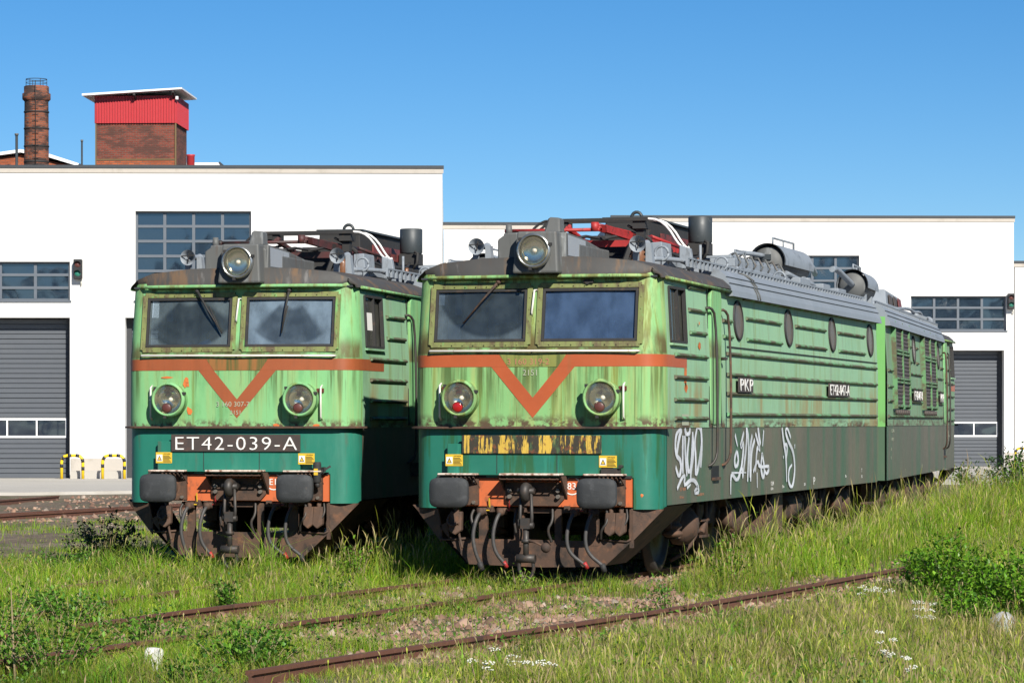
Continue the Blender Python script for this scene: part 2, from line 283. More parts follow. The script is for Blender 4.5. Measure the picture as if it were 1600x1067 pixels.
# ------------------------------------------------------------------ mesh builder
def rot_to(d):
    return Vector(d).to_track_quat('Z', 'Y').to_matrix()
class MB:
    def __init__(s): s.v = []; s.f = []; s.sm = []
    def q(s, *idx, sm=False): s.f.append(idx); s.sm.append(sm)
    def poly(s, pts, sm=False):
        i = len(s.v); s.v += [tuple(p) for p in pts]; s.q(*range(i, i+len(pts)), sm=sm); return s
    def box(s, x0, x1, y0, y1, z0, z1):
        i = len(s.v)
        s.v += [(x0, y0, z0), (x1, y0, z0), (x1, y1, z0), (x0, y1, z0), (x0, y0, z1), (x1, y0, z1), (x1, y1, z1), (x0, y1, z1)]
        for a in ((0, 3, 2, 1), (4, 5, 6, 7), (0, 1, 5, 4), (1, 2, 6, 5), (2, 3, 7, 6), (3, 0, 4, 7)): s.q(*[i+k for k in a])
        return s
    def bar(s, p0, p1, w, h, up=(0, 0, 1)):
        p0 = Vector(p0); p1 = Vector(p1); d = (p1-p0).normalized(); u = Vector(up)
        sd = d.cross(u).normalized()*(w/2); u2 = sd.cross(d).normalized()*(h/2); i = len(s.v)
        for p in (p0, p1):
            s.v += [tuple(p-sd-u2), tuple(p+sd-u2), tuple(p+sd+u2), tuple(p-sd+u2)]
        for a in ((0, 1, 2, 3), (7, 6, 5, 4), (0, 4, 5, 1), (1, 5, 6, 2), (2, 6, 7, 3), (3, 7, 4, 0)): s.q(*[i+k for k in a])
        return s
    def prism(s, pts, off):
        """closed 3D polygon extruded by the vector off"""
        n = len(pts); i = len(s.v); o = Vector(off)
        s.v += [tuple(p) for p in pts] + [tuple(Vector(p)+o) for p in pts]
        s.q(*range(i, i+n)); s.q(*range(i+2*n-1, i+n-1, -1))
        for k in range(n): s.q(i+k, i+n+k, i+n+(k+1) % n, i+(k+1) % n)
        return s
    def lathe(s, prof, o, axis=(0, 0, 1), n=20, sx=1.0, a0=0, a1=360, cap=False):
        m = rot_to(axis); o = Vector(o); i = len(s.v); full = abs(a1-a0) >= 360; k = n if full else n+1
        for (r, h) in prof:
            for j in range(k):
                a = R(a0+(a1-a0)*j/n); s.v.append(tuple(o + m @ Vector((r*math.cos(a)*sx, r*math.sin(a), h))))
        for p in range(len(prof)-1):
            for j in range(k if full else k-1):
                a = i+p*k+j; b = i+p*k+(j+1) % k; s.q(a, b, b+k, a+k, sm=True)
        if cap:
            s.q(*[i+j for j in range(k)][::-1]); e = i+(len(prof)-1)*k; s.q(*[e+j for j in range(k)])
        return s
    def cyl(s, p0, p1, r0, r1=None, n=12, cap=True):
        p0 = Vector(p0); p1 = Vector(p1); L = (p1-p0).length; r1 = r0 if r1 is None else r1
        return s.lathe([(r0, 0), (r1, L)], p0, p1-p0, n, cap=cap)
    def tube(s, pts, r, n=7, smooth=0):
        pts = [Vector(p) for p in pts]; n0 = len(pts)
        for _ in range(smooth):
            q = [pts[0]]
            for a, b in zip(pts, pts[1:]): q += [a*.75+b*.25, a*.25+b*.75]
            pts = q+[pts[-1]]
        i = len(s.v); N = len(pts); ref = None
        if isinstance(r, (list, tuple)) and N != n0: r = list(np.interp(np.linspace(0, n0-1, N), range(n0), r))
        for k, p in enumerate(pts):
            d = (pts[min(k+1, N-1)]-pts[max(k-1, 0)]).normalized()
            if ref is None: ref = d.orthogonal().normalized()
            ref = (ref - d*ref.dot(d)).normalized(); b = d.cross(ref)
            rr = r[k] if isinstance(r, (list, tuple)) else r
            for j in range(n):
                a = 2*math.pi*j/n; s.v.append(tuple(p+(ref*math.cos(a)+b*math.sin(a))*rr))
        for k in range(N-1):
            for j in range(n):
                a = i+k*n+j; b = i+k*n+(j+1) % n; s.q(a, b, b+n, a+n, sm=True)
        s.q(*[i+j for j in range(n)][::-1]); s.q(*[i+(N-1)*n+j for j in range(n)])
        return s
    def sphere(s, c, r, n=10, sz=1.0):
        pr = [(max(1e-4, r*math.sin(math.pi*k/6)), -r*math.cos(math.pi*k/6)*sz) for k in range(7)]
        return s.lathe(pr, c, (0, 0, 1), n)
    def sheet(s, rows, sm=True, skip=None):
        i = len(s.v); n = len(rows[0])
        for r_ in rows: s.v += [tuple(p) for p in r_]
        for a in range(len(rows)-1):
            for b in range(n-1):
                if skip and skip(a, b): continue
                k = i+a*n+b; s.q(k, k+1, k+n+1, k+n, sm=sm)
        return s
    def mesh(s, name, mat):
        me = bpy.data.meshes.new(name); me.from_pydata(s.v, [], s.f)
        me.polygons.foreach_set('use_smooth', s.sm); me.materials.append(MATS[mat]); me.update(); return me
    def build(s, name, mat, parent=None, M=None, bevel=0, seg=1):
        o = bpy.data.objects.new(name, s.mesh(name, mat)); COL.objects.link(o)
        if parent is not None: o.parent = parent
        if M is not None: o.matrix_local = M
        if bevel:
            b = o.modifiers.new('bevel', 'BEVEL'); b.width = bevel; b.segments = seg; b.limit_method = 'ANGLE'; b.angle_limit = R(40)
        return o
def share(o, parent, loc=None, M=None):
    c = o.copy(); COL.objects.link(c); c.parent = parent
    if M is not None: c.matrix_local = M
    if loc is not None: c.location = loc
    return c
def tag(o, label=None, cat=None, group=None, kind=None):
    for k, v in (('label', label), ('category', cat), ('group', group), ('kind', kind)):
        if v: o[k] = v
    return o
def empty(name, loc=(0, 0, 0), rz=0.0, **kw):
    o = bpy.data.objects.new(name, None); COL.objects.link(o); o.location = loc; o.rotation_euler = (0, 0, rz)
    o.empty_display_size = .3
    return tag(o, **kw)
def text(name, s, size, mat, parent, M, org, xdir, up, ext=.003, bold=0.0, sx=1.0, fit=0.0, space=1.0):
    """lettering as a mesh: baseline start org, reading direction xdir, up vector"""
    c = bpy.data.curves.new(name, 'FONT'); c.body = s; c.size = size; c.extrude = ext; c.offset = bold; c.resolution_u = 3; c.space_character = space
    o = bpy.data.objects.new(name, c); me = bpy.data.meshes.new_from_object(o)
    bpy.data.objects.remove(o); bpy.data.curves.remove(c)
    if fit: xs_ = [v.co.x for v in me.vertices]; sx = fit/(max(xs_)-min(xs_))
    x = Vector(xdir).normalized(); u = Vector(up).normalized(); nrm = x.cross(u)
    T = Matrix((x*sx, u, nrm)).transposed().to_4x4(); T.translation = Vector(org)
    me.transform(T); me.materials.clear(); me.materials.append(MATS[mat]); me.name = name
    o = bpy.data.objects.new(name, me); COL.objects.link(o); o.parent = parent
    if M is not None: o.matrix_local = M
    return o

# ------------------------------------------------------------------ locomotive
LEN = 14.82
def Wz(z): return 1.5 if z <= 2.62 else 1.5-.045*(z-2.62)/.9
def Fz(z): return -.10 if z <= 2.62 else -.10+.15*(z-2.62)/.9
def fy(x, z): return Fz(z)+.06*(x/1.25)**2
def corner(side, t, z):
    Fc = fy(1.25, z); w = Wz(z)
    return (side*(1.25+(w-1.25)*math.sin(t)), .30-(.30-Fc)*math.cos(t), z)
def colpt(c, z):
    k = c[0]
    if k == 's': return (c[1]*Wz(z), c[2], z)
    if k == 'c': return corner(c[1], c[2], z)
    return (c[1], fy(c[1], z), z)
FX = [-1.25, -1.23, -1.18, -1.1, -.8, -.5, -.08, 0, .08, .5, .8, 1.1, 1.18, 1.23, 1.25]
def columns(ys_neg, ys_pos):
    cs = [('s', -1, y) for y in sorted(ys_neg, reverse=True)] + [('s', -1, .30)]
    cs += [('c', -1, R(a)) for a in (75, 60, 45, 30, 15)]
    cs += [('f', x) for x in FX]
    cs += [('c', 1, R(a)) for a in (15, 30, 45, 60, 75)]
    cs += [('s', 1, .30)] + [('s', 1, y) for y in sorted(ys_pos)]
    return cs
def band(cols, zs, off, skip=None):
    """sheet of the body surface over some columns and heights, pushed out by off"""
    rows = []
    for z in zs:
        r_ = []
        for c in cols:
            p = Vector(colpt(c, z)); 
            if c[0] == 's': n = Vector((c[1], 0, 0))
            elif c[0] == 'c': n = Vector((c[1]*math.sin(c[2]), -math.cos(c[2]), 0))
            else: n = Vector((0, -1, 0))
            r_.append(tuple(p+n*off))
        rows.append(r_)
    m = MB(); m.sheet(rows, True, skip); return m
WIN = [(-1.23, -.08), (.08, 1.23)]; WZ0, WZ1 = 2.75, 3.39
SWIN = (.46, 1.26, 2.77, 3.40)                          # side window y0, y1, z0, z1
PORT4 = [4.24, 7.54, 10.86, 14.17]; PORT2 = [4.43, 9.75]
RIBZ = [2.69, 2.43, 2.19, 1.93]

def ribmesh(L):
    m = MB(); h = .026; d = .04
    pr = [(0, -h), (d*.75, -h*.55), (d, 0), (d*.55, h*.8), (0, h)]
    n = len(pr)
    m.v += [(a, .03 if 0 < k < n-1 else 0, b) for k, (a, b) in enumerate(pr)] + [(a, L-(.03 if 0 < k < n-1 else 0), b) for k, (a, b) in enumerate(pr)]
    for k in range(n-1): m.q(k, k+1, n+k+1, n+k)
    m.q(*range(n)[::-1]); m.q(*range(n, 2*n)); return m
RIBS = {}
def rib(root, M, side, y0, y1, z):
    L = round(y1-y0, 2); mat = 'ribgreen'
    if (L, side) not in RIBS:
        b = ribmesh(L)
        if side < 0: b.v = [(-x, y, z_) for x, y, z_ in b.v]; b.f = [tuple(reversed(f)) for f in b.f]
        RIBS[(L, side)] = b.mesh('rib', mat)
    o = bpy.data.objects.new('rib', RIBS[(L, side)]); COL.objects.link(o); o.parent = root
    o.matrix_local = M @ Matrix.Translation((side*(Wz(z)-.002), y0, z))

GRAF = [[[(0.95,1.76),(0.71,1.7),(0.66,1.56),(0.74,1.44),(0.92,1.4),(0.98,1.3),(0.87,1.19),(0.74,1.27),(0.69,1.32)],[(1.0,1.75),(0.84,1.64),(0.76,1.47)],[(1.06,1.68),(1.04,1.47),(1.06,1.23)],[(1.16,1.68),(1.19,1.43),(1.27,1.2)],[(1.38,1.66),(1.27,1.43),(1.33,1.25),(1.46,1.26),(1.52,1.43),(1.56,1.72)],[(1.56,1.72),(1.63,1.49),(1.46,1.24),(1.46,1.13)],[(1.8,1.77),(1.66,1.61),(1.74,1.39),(1.71,1.19),(1.88,1.29),(2.08,1.61),(1.99,1.76),(1.82,1.77)],[(2.02,1.77),(2.06,1.51),(1.99,1.29)],[(1.16,1.77),(1.19,1.71),(1.3,1.69),(1.41,1.71),(1.43,1.77)],[(0.76,1.06),(0.98,1.18),(1.16,1.22),(1.11,1.08),(1.46,1.16),(1.74,1.13),(1.94,0.99),(1.6,0.99),(1.85,1.07)],[(1.27,1.06),(1.46,1.1)]],
[[(3.95,1.68),(4.1,1.53)],[(4.48,1.71),(4.23,1.48),(4.51,1.61),(4.35,1.25),(4.16,1.15)],[(4.64,1.77),(4.67,1.59),(4.42,1.14)],[(4.64,1.77),(4.8,1.59),(4.71,1.07)],[(5.0,1.67),(4.84,1.49),(4.87,1.12)],[(5.16,1.61),(4.93,1.46),(4.9,1.07)],[(5.2,1.69),(5.53,1.45),(5.3,1.54),(5.2,1.19)],[(5.36,1.77),(5.43,1.64),(5.53,1.55)],[(5.73,1.73),(5.66,1.52)],[(4.04,1.47),(3.88,1.36),(3.98,1.26),(4.16,1.33),(4.07,1.47)],[(5.63,1.43),(5.53,1.23),(5.7,1.08),(5.8,1.2),(5.63,1.43)],[(3.67,1.09),(3.73,1.2),(4.1,1.07),(4.35,1.3),(4.42,1.12)],[(3.73,1.2),(4.61,1.19)],[(5.06,1.19),(5.33,1.35),(5.46,1.24),(6.14,1.26),(5.94,1.14),(5.8,1.19)],[(3.68,1.09),(3.68,0.93)],[(5.3,1.18),(5.31,0.98)]],
[[(6.95,1.76),(7.06,1.58),(7.24,1.37),(7.28,1.02)],[(7.06,1.54),(7.35,1.52),(7.24,1.34)],[(7.57,1.62),(7.31,1.77),(7.17,1.72),(7.35,1.59),(7.76,1.43),(7.87,1.2),(7.76,1.0),(7.61,0.93),(7.39,1.02),(7.42,1.19),(7.65,1.25)],[(7.85,1.53),(7.85,1.47)],[(7.05,1.38),(7.05,1.34)]]]
GX = [1.503]
def stroke(m, pts, w):
    """one sprayed stroke: a flat tapering ribbon on the side panel"""
    p = [Vector((a, b)) for a, b in pts]
    if len(p) > 2:
        for _ in range(2):
            q = [p[0]]
            for a, b in zip(p, p[1:]): q += [a*.75+b*.25, a*.25+b*.75]
            p = q+[p[-1]]
    L = []; Rr = []; n = len(p)
    for k, a in enumerate(p):
        d = (p[min(k+1, n-1)]-p[max(k-1, 0)]); 
        # the side is seen strongly foreshortened: the can leaves a round dot, so width is equal in y and z
        d.normalize(); nn = Vector((-d.y, d.x)); tp = .55+.45*math.sin(math.pi*min(1, (k+1)/n)); ww = w*tp*(1.5*abs(nn.x)+.7*abs(nn.y))
        L.append((a, nn*ww))
    GX[0] += .0002
    for k, al in ((-2.1, 0.0), (-.85, .75), (0, .85), (.85, .75), (2.1, 0.0)): m.al += [al]*n
    m.sheet([[(GX[0], (a+w_*k).x, min(1.768, (a+w_*k).y)) for a, w_ in L] for k in (-2.1, -.85, 0, .85, 2.1)], False)

def section(root, M, o):
    lab = o['style']; green = 'green%d' % lab; teal = 'teal%d' % lab; orange = 'orange%d' % lab
    simple = o.get('simple', False)
    def P(name, mb, mat, parent=None, **kw):
        return mb.build(name, mat, parent or root, None if parent else M, **kw)
    # --- body shell with window openings
    ysP = [.46, 1.26, LEN]; ysN = [.46, 1.26, LEN]
    cols = columns(ysN, ysP); zs = [1.772, 2.1, 2.47, 2.62, WZ0, SWIN[2], WZ1, SWIN[3], 3.56]
    def skip(a, b):
        c0, c1 = cols[b], cols[b+1]; z = (zs[a]+zs[a+1])/2
        if c0[0] == 'f' and c1[0] == 'f':
            x = (c0[1]+c1[1])/2
            return WZ0 < z < WZ1 and any(w[0] < x < w[1] for w in WIN)
        if c0[0] == 's' and c1[0] == 's':
            y = (c0[2]+c1[2])/2
            return SWIN[2] < z < SWIN[3] and SWIN[0] < y < SWIN[1]
        return False
    # front and side carry different wear: split the sheet at y = .46
    i0 = cols.index(('s', -1, .30)); i1 = cols.index(('s', 1, .30))
    fr = cols[i0:i1+1]
    def skf(a, b):
        c0, c1 = fr[b], fr[b+1]; z = (zs[a]+zs[a+1])/2
        return c0[0] == 'f' and c1[0] == 'f' and WZ0 < z < WZ1 and any(w[0] < (c0[1]+c1[1])/2 < w[1] for w in WIN)
    P('cab_front', band(fr, zs, 0, skf), green)
    m = MB()
    for sd, cc in ((-1, cols[:i0+1]), (1, cols[i1:])):
        def sks(a, b, cc=cc):
            y = (cc[b][2]+cc[b+1][2])/2; z = (zs[a]+zs[a+1])/2
            return SWIN[2] < z < SWIN[3] and SWIN[0] < y < SWIN[1]
        b_ = band(cc, zs, 0, sks); k = len(m.v); m.v += b_.v; m.f += [tuple(i+k for i in f) for f in b_.f]; m.sm += b_.sm
    P('side_wall', m, 'greenside' if o.get('unit') == 'A' else 'greendull')
    P('end_wall', MB().box(-1.47, 1.47, LEN, LEN+.04, 1.76, 3.56), 'endgreen'); P('end_skirt', MB().box(-1.46, 1.46, LEN, LEN+.035, .88, 1.755), 'skirtside')
    # --- skirt below the ledge
    sz = [.84, .90, 1.20, 1.50, 1.772]
    def skk(a, b):
        c0, c1 = fr[b], fr[b+1]; z = (sz[a]+sz[a+1])/2
        if c0[0] == 'f' and c1[0] == 'f': return z < 1.2 and abs((c0[1]+c1[1])/2) < 1.18
        return False
    sk = P('front_skirt', band(fr, sz, -.012, skk), teal)
    for sd in (-1, 1):
        yy = [.30, 2.3, 4.3, 7.6, 10.9, LEN]
        m = MB(); m.sheet([[(sd*1.492, y, z) for y in yy] for z in (.88, 1.3, 1.772)], True)
        m.sheet([[(sd*1.46, y, z) for y in yy] for z in (.88, 1.3, 1.772)], True)
        m.sheet([[(sd*x, y, .88) for y in yy] for x in (1.46, 1.492)], False)
        P('side_skirt', m, 'skirtside')
    # ledge between cab front and skirt
    def ring(off, z):
        return [(*[c for c in (Vector(colpt(c_, z))+ (Vector((c_[1], 0, 0)) if c_[0] == 's' else Vector((c_[1]*math.sin(c_[2]), -math.cos(c_[2]), 0)) if c_[0] == 'c' else Vector((0, -1, 0)))*off)[:2]], z) for c_ in fr]
    m = MB(); m.sheet([ring(-.03, 1.79), ring(.075, 1.783), ring(.075, 1.762), ring(-.03, 1.757)], False)
    P('ledge', m, 'rusty')
    # --- belt stripe and chevron
    bc = [('s', -1, 1.27)]+fr+[('s', 1, 1.27)]
    P('belt_stripe', band(bc, [2.475, 2.615], .003), orange)
    m = MB()
    for sgn in (-1, 1):
        z0, z1 = 2.474, 1.885; xa, xb = .50, .30
        n = 6; A = []; B = []
        for k in range(n+1):
            f = k/n; x = sgn*xa*(1-f); z = z0+(z1-z0)*f; A.append((x, fy(x, z)-.0035, z))
            x = sgn*xb*(1-f); z = z0+(2.118-z0)*f; B.append((x, fy(x, z)-.0035, z))
        m.sheet([A, B] if sgn < 0 else [B, A], False)
    P('chevron', m, orange)
    P('stripe_notch', MB().sheet([[(x*k, fy(x*k, z)-.0045, z) for x in (-1, 0, 1)] for z, k in ((2.474, .30), (2.6155, .40))], False), 'olivestain' if lab == 2 else 'orange1stain')
    # --- windows
    gl = ('cabglass%dl' % lab, 'cabglass%dr' % lab)
    for wi, (xa, xb) in enumerate(WIN):
        e = .028; fw = .062; m = MB()
        def pt(x, z, d): return (x, fy(x, z)-d, z)
        lo, hi, a, b = WZ0-.02, WZ1+.02, xa-.02, xb+.02
        for (p, q) in (((a, lo), (b, lo)), ((a, hi), (b, hi)), ((a, lo), (a, hi)), ((b, lo), (b, hi))):
            m.bar(pt(*p, .004), pt(*q, .004), fw, .036, up=(0, 1, -.12))
        n = 9
        for k in range(n+1):
            for z in (lo, hi):
                x = a+(b-a)*k/n; m.sphere(pt(x, z, .024), .008, 5)
        for k in range(1, 5):
            for x in (a, b): z = lo+(hi-lo)*k/5; m.sphere(pt(x, z, .024), .008, 5)
        w = P('window_frame', m, 'frontframe', bevel=.006)
        m = MB()
        for (p, q) in (((xa+.03, WZ0+.03), (xb-.03, WZ0+.03)), ((xa+.03, WZ1-.03), (xb-.03, WZ1-.03)), ((xa+.03, WZ0+.02), (xa+.03, WZ1-.02)), ((xb-.03, WZ0+.02), (xb-.03, WZ1-.02))):
            m.bar(pt(*p, .002), pt(*q, .002), .03, .03, up=(0, 1, -.12))
        P('window_gasket', m, 'dark', w)
        P('window_pane', MB().sheet([[pt(x, z, -.02) for x in (xa+.01, (xa+xb)/2, xb-.01)] for z in (WZ0+.01, WZ1-.01)], False), gl[wi], w)
        if not (lab == 2 and wi == 1):                  # wiper
            if lab == 1: px, tx, tz = (-.55, -.20, 2.93) if wi == 0 else (.64, .56, 2.93)
            else: px, tx, tz = -.44, -.86, 2.98
            p0 = pt(px, 3.46, .05); mid = Vector(pt(px+(tx-px)*.45, 3.46+(tz-3.46)*.45, .06)); tip = pt(tx, tz, .03)
            m = MB().tube([p0, mid, tip], [.018, .012, .007], 6)
            k0 = pt(px+(tx-px)*.40+.02, 3.46+(tz-3.46)*.36, .035); m.tube([k0, tip], .009, 5)
            m.sphere(p0, .03, 8); m.cyl(p0, pt(px, 3.46, -.03), .022, n=8)
            P('wiper', m, 'rusty' if lab == 2 else 'dark')
        else:
            P('wiper_stub', MB().cyl(pt(.62, 3.45, .04), pt(.62, 3.45, -.02), .03, n=8).bar(pt(.57, 3.455, .02), pt(.69, 3.45, .03), .03, .03), 'dark')
    # handrails on the front
    def fp(x, z, d): return (x, fy(x, z)-d, z)
    P('window_handrail', MB().tube([fp(-1.27, 2.66, 0), fp(-1.25, 2.66, .05), fp(0, 2.655, .05), fp(1.23, 2.65, .05), fp(1.25, 2.65, 0)], .013, 7).cyl(fp(0, 2.655, 0), fp(0, 2.655, .05), .008), 'whiterail')
    P('center_handle', MB().tube([fp(.02, 3.36, 0), fp(.0, 3.36, .05), fp(-.02, 3.10, .05), fp(-.03, 3.06, 0)], .012, 7), 'whiterail')
    for sx in (-1, 1):
        x = sx*1.08 if sx > 0 else -1.12
        P('lamp_handrail', MB().tube([fp(x, 2.29, -.01), fp(x, 2.26, .06), fp(x, 1.90, .06), fp(x, 1.86, -.01)], .012, 7), 'whiterail')
        P('side_reflector', MB().box(sx*1.06-.045, sx*1.06+.045, fy(1.1, 2.2)-.02, fy(1.1, 2.2)+.03, 2.20, 2.25), 'redtrim')
    # --- headlights
    def lamp(cx, cz, y, r, d, body, red, parts_parent=None):
        o_ = (cx, y, cz); ax = (0, -1, 0)
        h = P('headlight', MB().lathe([(r*.98, -.06), (r*1.02, 0), (r*1.06, d*.45), (r*1.06, d*.9), (r*1.1, d*.92), (r*1.1, d), (r*.93, d+.012), (r*.9, d)], o_, ax, 28), body)
        P('reflector_bowl', MB().lathe([(r*.92, d-.01), (r*.8, d*.6), (r*.55, d*.2), (r*.2, .03), (.001, .02)], o_, ax, 28), 'reflector', h)
        P('bulb', MB().sphere((cx, y-d*.45, cz), r*.15), 'bulb', h)
        P('lens', MB().lathe([(r*.92, d-.004), (r*.7, d+.018), (r*.35, d+.03), (.001, d+.034)], o_, ax, 28), 'lensglass', h)
        P('rim', MB().lathe([(r*.9, d-.004), (r*.93, d+.022), (r*1.0, d+.026), (r*1.06, d+.008)], o_, ax, 28), 'chrome' if body == 'greyold' else body, h)
        for a in (20, 140, 260):
            p = (cx+r*1.1*math.cos(R(a)), y-d*.93, cz+r*1.1*math.sin(R(a))); P('clamp', MB().box(p[0]-.018, p[0]+.018, p[1]-.03, p[1]+.03, p[2]-.018, p[2]+.018), 'dark', h)
        if red: P('marker_lamp', MB().lathe([(.062, d-.02), (.062, d+.024), (.045, d+.034), (.001, d+.036)], (cx-.01, y, cz-r*.52), ax, 16), red, h)
    for sx in (-1, 1):
        lamp(sx*.845, 2.115, fy(.845, 2.1)+.02, .197, .20, green, 'redlens' if (lab == 2 and sx < 0) else 'redlensdull')
    # flaked paint beside the lamps
    if lab == 1:
        for (cx, cz, w_, h_) in ((-.66, 2.33, .05, .10), (-.93, 2.39, .11, .02), (-.62, 1.97, .05, .07), (.50, 1.80, .06, .02), (1.0, 1.80, .06, .02)):
            pts = [(cx+w_*math.cos(a)*rng.uniform(.5, 1), fy(cx, cz)-.006, cz+h_*math.sin(a)*rng.uniform(.5, 1)) for a in [k*.7 for k in range(9)]]
            P('paint_flake', MB().poly(pts), 'orangerust')
    # --- front skirt fittings
    yk = fy(0, 1.6)
    P('access_panel', MB().box(-1.02, .82, yk-.035, yk-.001, 1.225, 1.60 if lab == 1 else 1.585), teal, bevel=.004)
    for xx in (-.42, .30): P('panel_seam', MB().box(xx-.004, xx+.004, yk-.038, yk-.036, 1.24, 1.48), 'dark')
    pl = P('number_plate', MB().box(-.835, .83, yk-.062, yk-.036, 1.475, 1.685), 'platedark' if lab == 1 else 'plateyellow', bevel=.004)
    if lab == 1:
        text('plate_lettering', 'ET42-039-A', .235, 'whitepaint', pl, None, (-.80, yk-.066, 1.495), (1, 0, 0), (0, 0, 1), ext=.006, bold=-.0025, fit=1.57, space=1.14)
    for (xa, zz) in ((-1.04, 1.33), (.80, 1.32)):
        yy = yk-.0385; st = P('warning_sticker', MB().box(xa, xa+.21, yy-.002, yy, zz, zz+.135), 'yellow')
        P('sticker_white', MB().box(xa+.01, xa+.085, yy-.0045, yy-.0025, zz+.025, zz+.105), 'whitepaint', st)
        P('warning_triangle', MB().poly([(xa+.018, yy-.007, zz+.035), (xa+.078, yy-.007, zz+.035), (xa+.048, yy-.007, zz+.095)]), 'black', st)
        P('warning_triangle_fill', MB().poly([(xa+.029, yy-.009, zz+.041), (xa+.067, yy-.009, zz+.041), (xa+.048, yy-.009, zz+.08)]), 'yellow', st)
        text('sticker_heading', 'UWAGA!', .022, 'black', st, None, (xa+.10, yy-.005, zz+.108), (1, 0, 0), (0, 0, 1), ext=.0005)
        m = MB()
        for k in range(6): m.box(xa+.095, xa+.20-.012*(k % 3), yy-.0035, yy-.0025, zz+.012+.015*k, zz+.019+.015*k)
        P('sticker_print', m, 'black', st)
    n1, n2 = ('3 160 307-7', '2151') if lab == 1 else ('3 160 319-2', '2151')
    if lab == 1:
        text('faded_number', n1, .085, 'fadedgrey', root, M, (-.27, fy(0, 2.1)-.006, 2.03), (1, 0, 0), (0, 0, 1), ext=.001, sx=1.05)
        text('faded_code', n2, .075, 'fadedgrey', root, M, (-.09, fy(0, 2.1)-.006, 1.93), (1, 0, 0), (0, 0, 1), ext=.001)
    else:
        text('faded_number', n1, .10, 'fadedtext', root, M, (-.31, fy(0, 2.5)-.006, 2.50), (1, 0, 0), (0, 0, 1), ext=.001, sx=1.05)
        text('faded_code', n2, .095, 'fadedgrey', root, M, (-.12, fy(0, 2.4)-.006, 2.375), (1, 0, 0), (0, 0, 1), ext=.001)
    # --- buffer beam, buffers, steps, coupling
    P('buffer_beam', MB().box(-1.165, 1.165, -.055, .10, .865, 1.19), 'beam')
    P('beam_top_plate', MB().box(-1.165, 1.165, -.075, .09, 1.192, 1.222), 'dark')
    text('beam_mark', '83' if lab == 2 else 'E1', .11, 'whitepaint', root, M, (.40, -.06, 1.065), (1, 0, 0), (0, 0, 1), ext=.001)
    P('beam_mark_ring', MB().lathe([(.092, 0), (.105, 0)], (.46, -.0605, 1.105), (0, -1, 0), 24), 'whitepaint')
    for sx in (-1, 1):
        bx_ = sx*.875
        b = P('buffer', MB().cyl((bx_, .05, 1.03), (bx_, -.30, 1.03), .125, .115, 18).cyl((bx_, -.30, 1.03), (bx_, -.52, 1.03), .085, .085, 16)
              .box(bx_-.13, bx_+.22, -.12, -.058, .88, 1.18), 'rusty')
        m = MB(); nx, nz = .23, .17; prof = []
        for k in range(28):
            a = 2*math.pi*k/28; cx_ = abs(math.cos(a))**.42*math.copysign(1, math.cos(a)); cz_ = abs(math.sin(a))**.42*math.copysign(1, math.sin(a))
            prof.append((bx_+nx*cx_, cz_*nz+1.03))
        rings = [[(bx_+(x-bx_)*s_, y, 1.03+(z-1.03)*s_) for x, z in prof] for s_, y in ((1.0, -.50), (1.02, -.545), (.97, -.567), (.6, -.582), (.2, -.588))]
        for r_ in rings: r_.append(r_[0])
        m.sheet(rings); m.poly(list(reversed(rings[0][:-1]))); m.poly(rings[-1][:-1])
        P('buffer_face', m, 'rubber', b)
        for dz in (-.12, .12):
            for dx in (-.16, .16): P('bolt', MB().cyl((bx_+.045+dx*.8, -.10, 1.03+dz), (bx_+.045+dx*.8, -.15, 1.03+dz), .022, n=6), 'bolt', b)
        st = P('foot_step', MB().box(bx_-.23 if sx < 0 else bx_-.24, bx_+.24, -.26, -.08, 1.223, 1.247), 'steppaint', bevel=.008)
        m = MB()
        for k in range(6): m.bar((bx_-.05+.05*k, -.24, 1.205), (bx_+.02+.04*k, -.06, 1.08), .015, .015)
        P('step_bracket', m, 'rusty', st)
    # centre step and coupler hook
    st = P('coupler_step', MB().box(-.34, .38, -.34, -.08, 1.224, 1.25), 'steppaint', bevel=.008)
    m = MB()
    for k in range(9): m.bar((-.33+.085*k, -.33, 1.19), (-.33+.085*k, -.08, 1.16), .012, .012)
    for k in range(4): m.bar((-.33, -.32+.07*k, 1.185), (.37, -.32+.07*k, 1.185), .012, .012)
    m.prism([(.385, -.34, 1.22), (.385, -.06, 1.22), (.385, -.06, .95)], (.02, 0, 0)).prism([(-.36, -.32, 1.22), (-.36, -.06, 1.22), (-.36, -.06, 1.05)], (.02, 0, 0))
    P('step_grating', m, 'rusty', st)
    P('drain_chain', MB().tube([(-.14, -.11, .88), (-.17, -.14, .70), (-.12, -.13, .58), (-.15, -.10, .47)], .012, 5, 2), 'steeldark')
    hp = P('coupler_plate', MB().prism([(-.33, -.10, 1.14), (.37, -.10, 1.14), (.37, -.10, .95), (.30, -.10, .875), (-.26, -.10, .875), (-.33, -.10, .95)], (0, .04, 0)), 'rusty')
    for (bx_, bz) in ((-.27, 1.05), (-.27, .98), (.31, 1.05), (.31, .98)):
        P('bolt', MB().cyl((bx_, -.09, bz), (bx_, -.15, bz), .028, .024, 8), 'bolt', hp)
    P('hook', MB().tube([(0, .05, 1.05), (0, -.22, 1.05), (0, -.33, 1.09), (-.0, -.42, 1.10), (0, -.46, 1.04), (0, -.42, .96), (0, -.35, .97)], [.045, .05, .055, .055, .055, .045, .02], 10, 2), 'steeldark')
    sc_ = P('screw_coupling', MB().tube([(-.06, -.38, 1.04), (-.07, -.38, .75), (-.06, -.38, .62)], .02, 8).tube([(.06, -.38, 1.04), (.07, -.38, .75), (.06, -.38, .62)], .02, 8)
            .cyl((-.10, -.38, 1.05), (.10, -.38, 1.05), .035).box(-.055, .055, -.43, -.33, .62, .74).cyl((-.09, -.38, .66), (.09, -.38, .66), .035, n=10), 'steeldark')
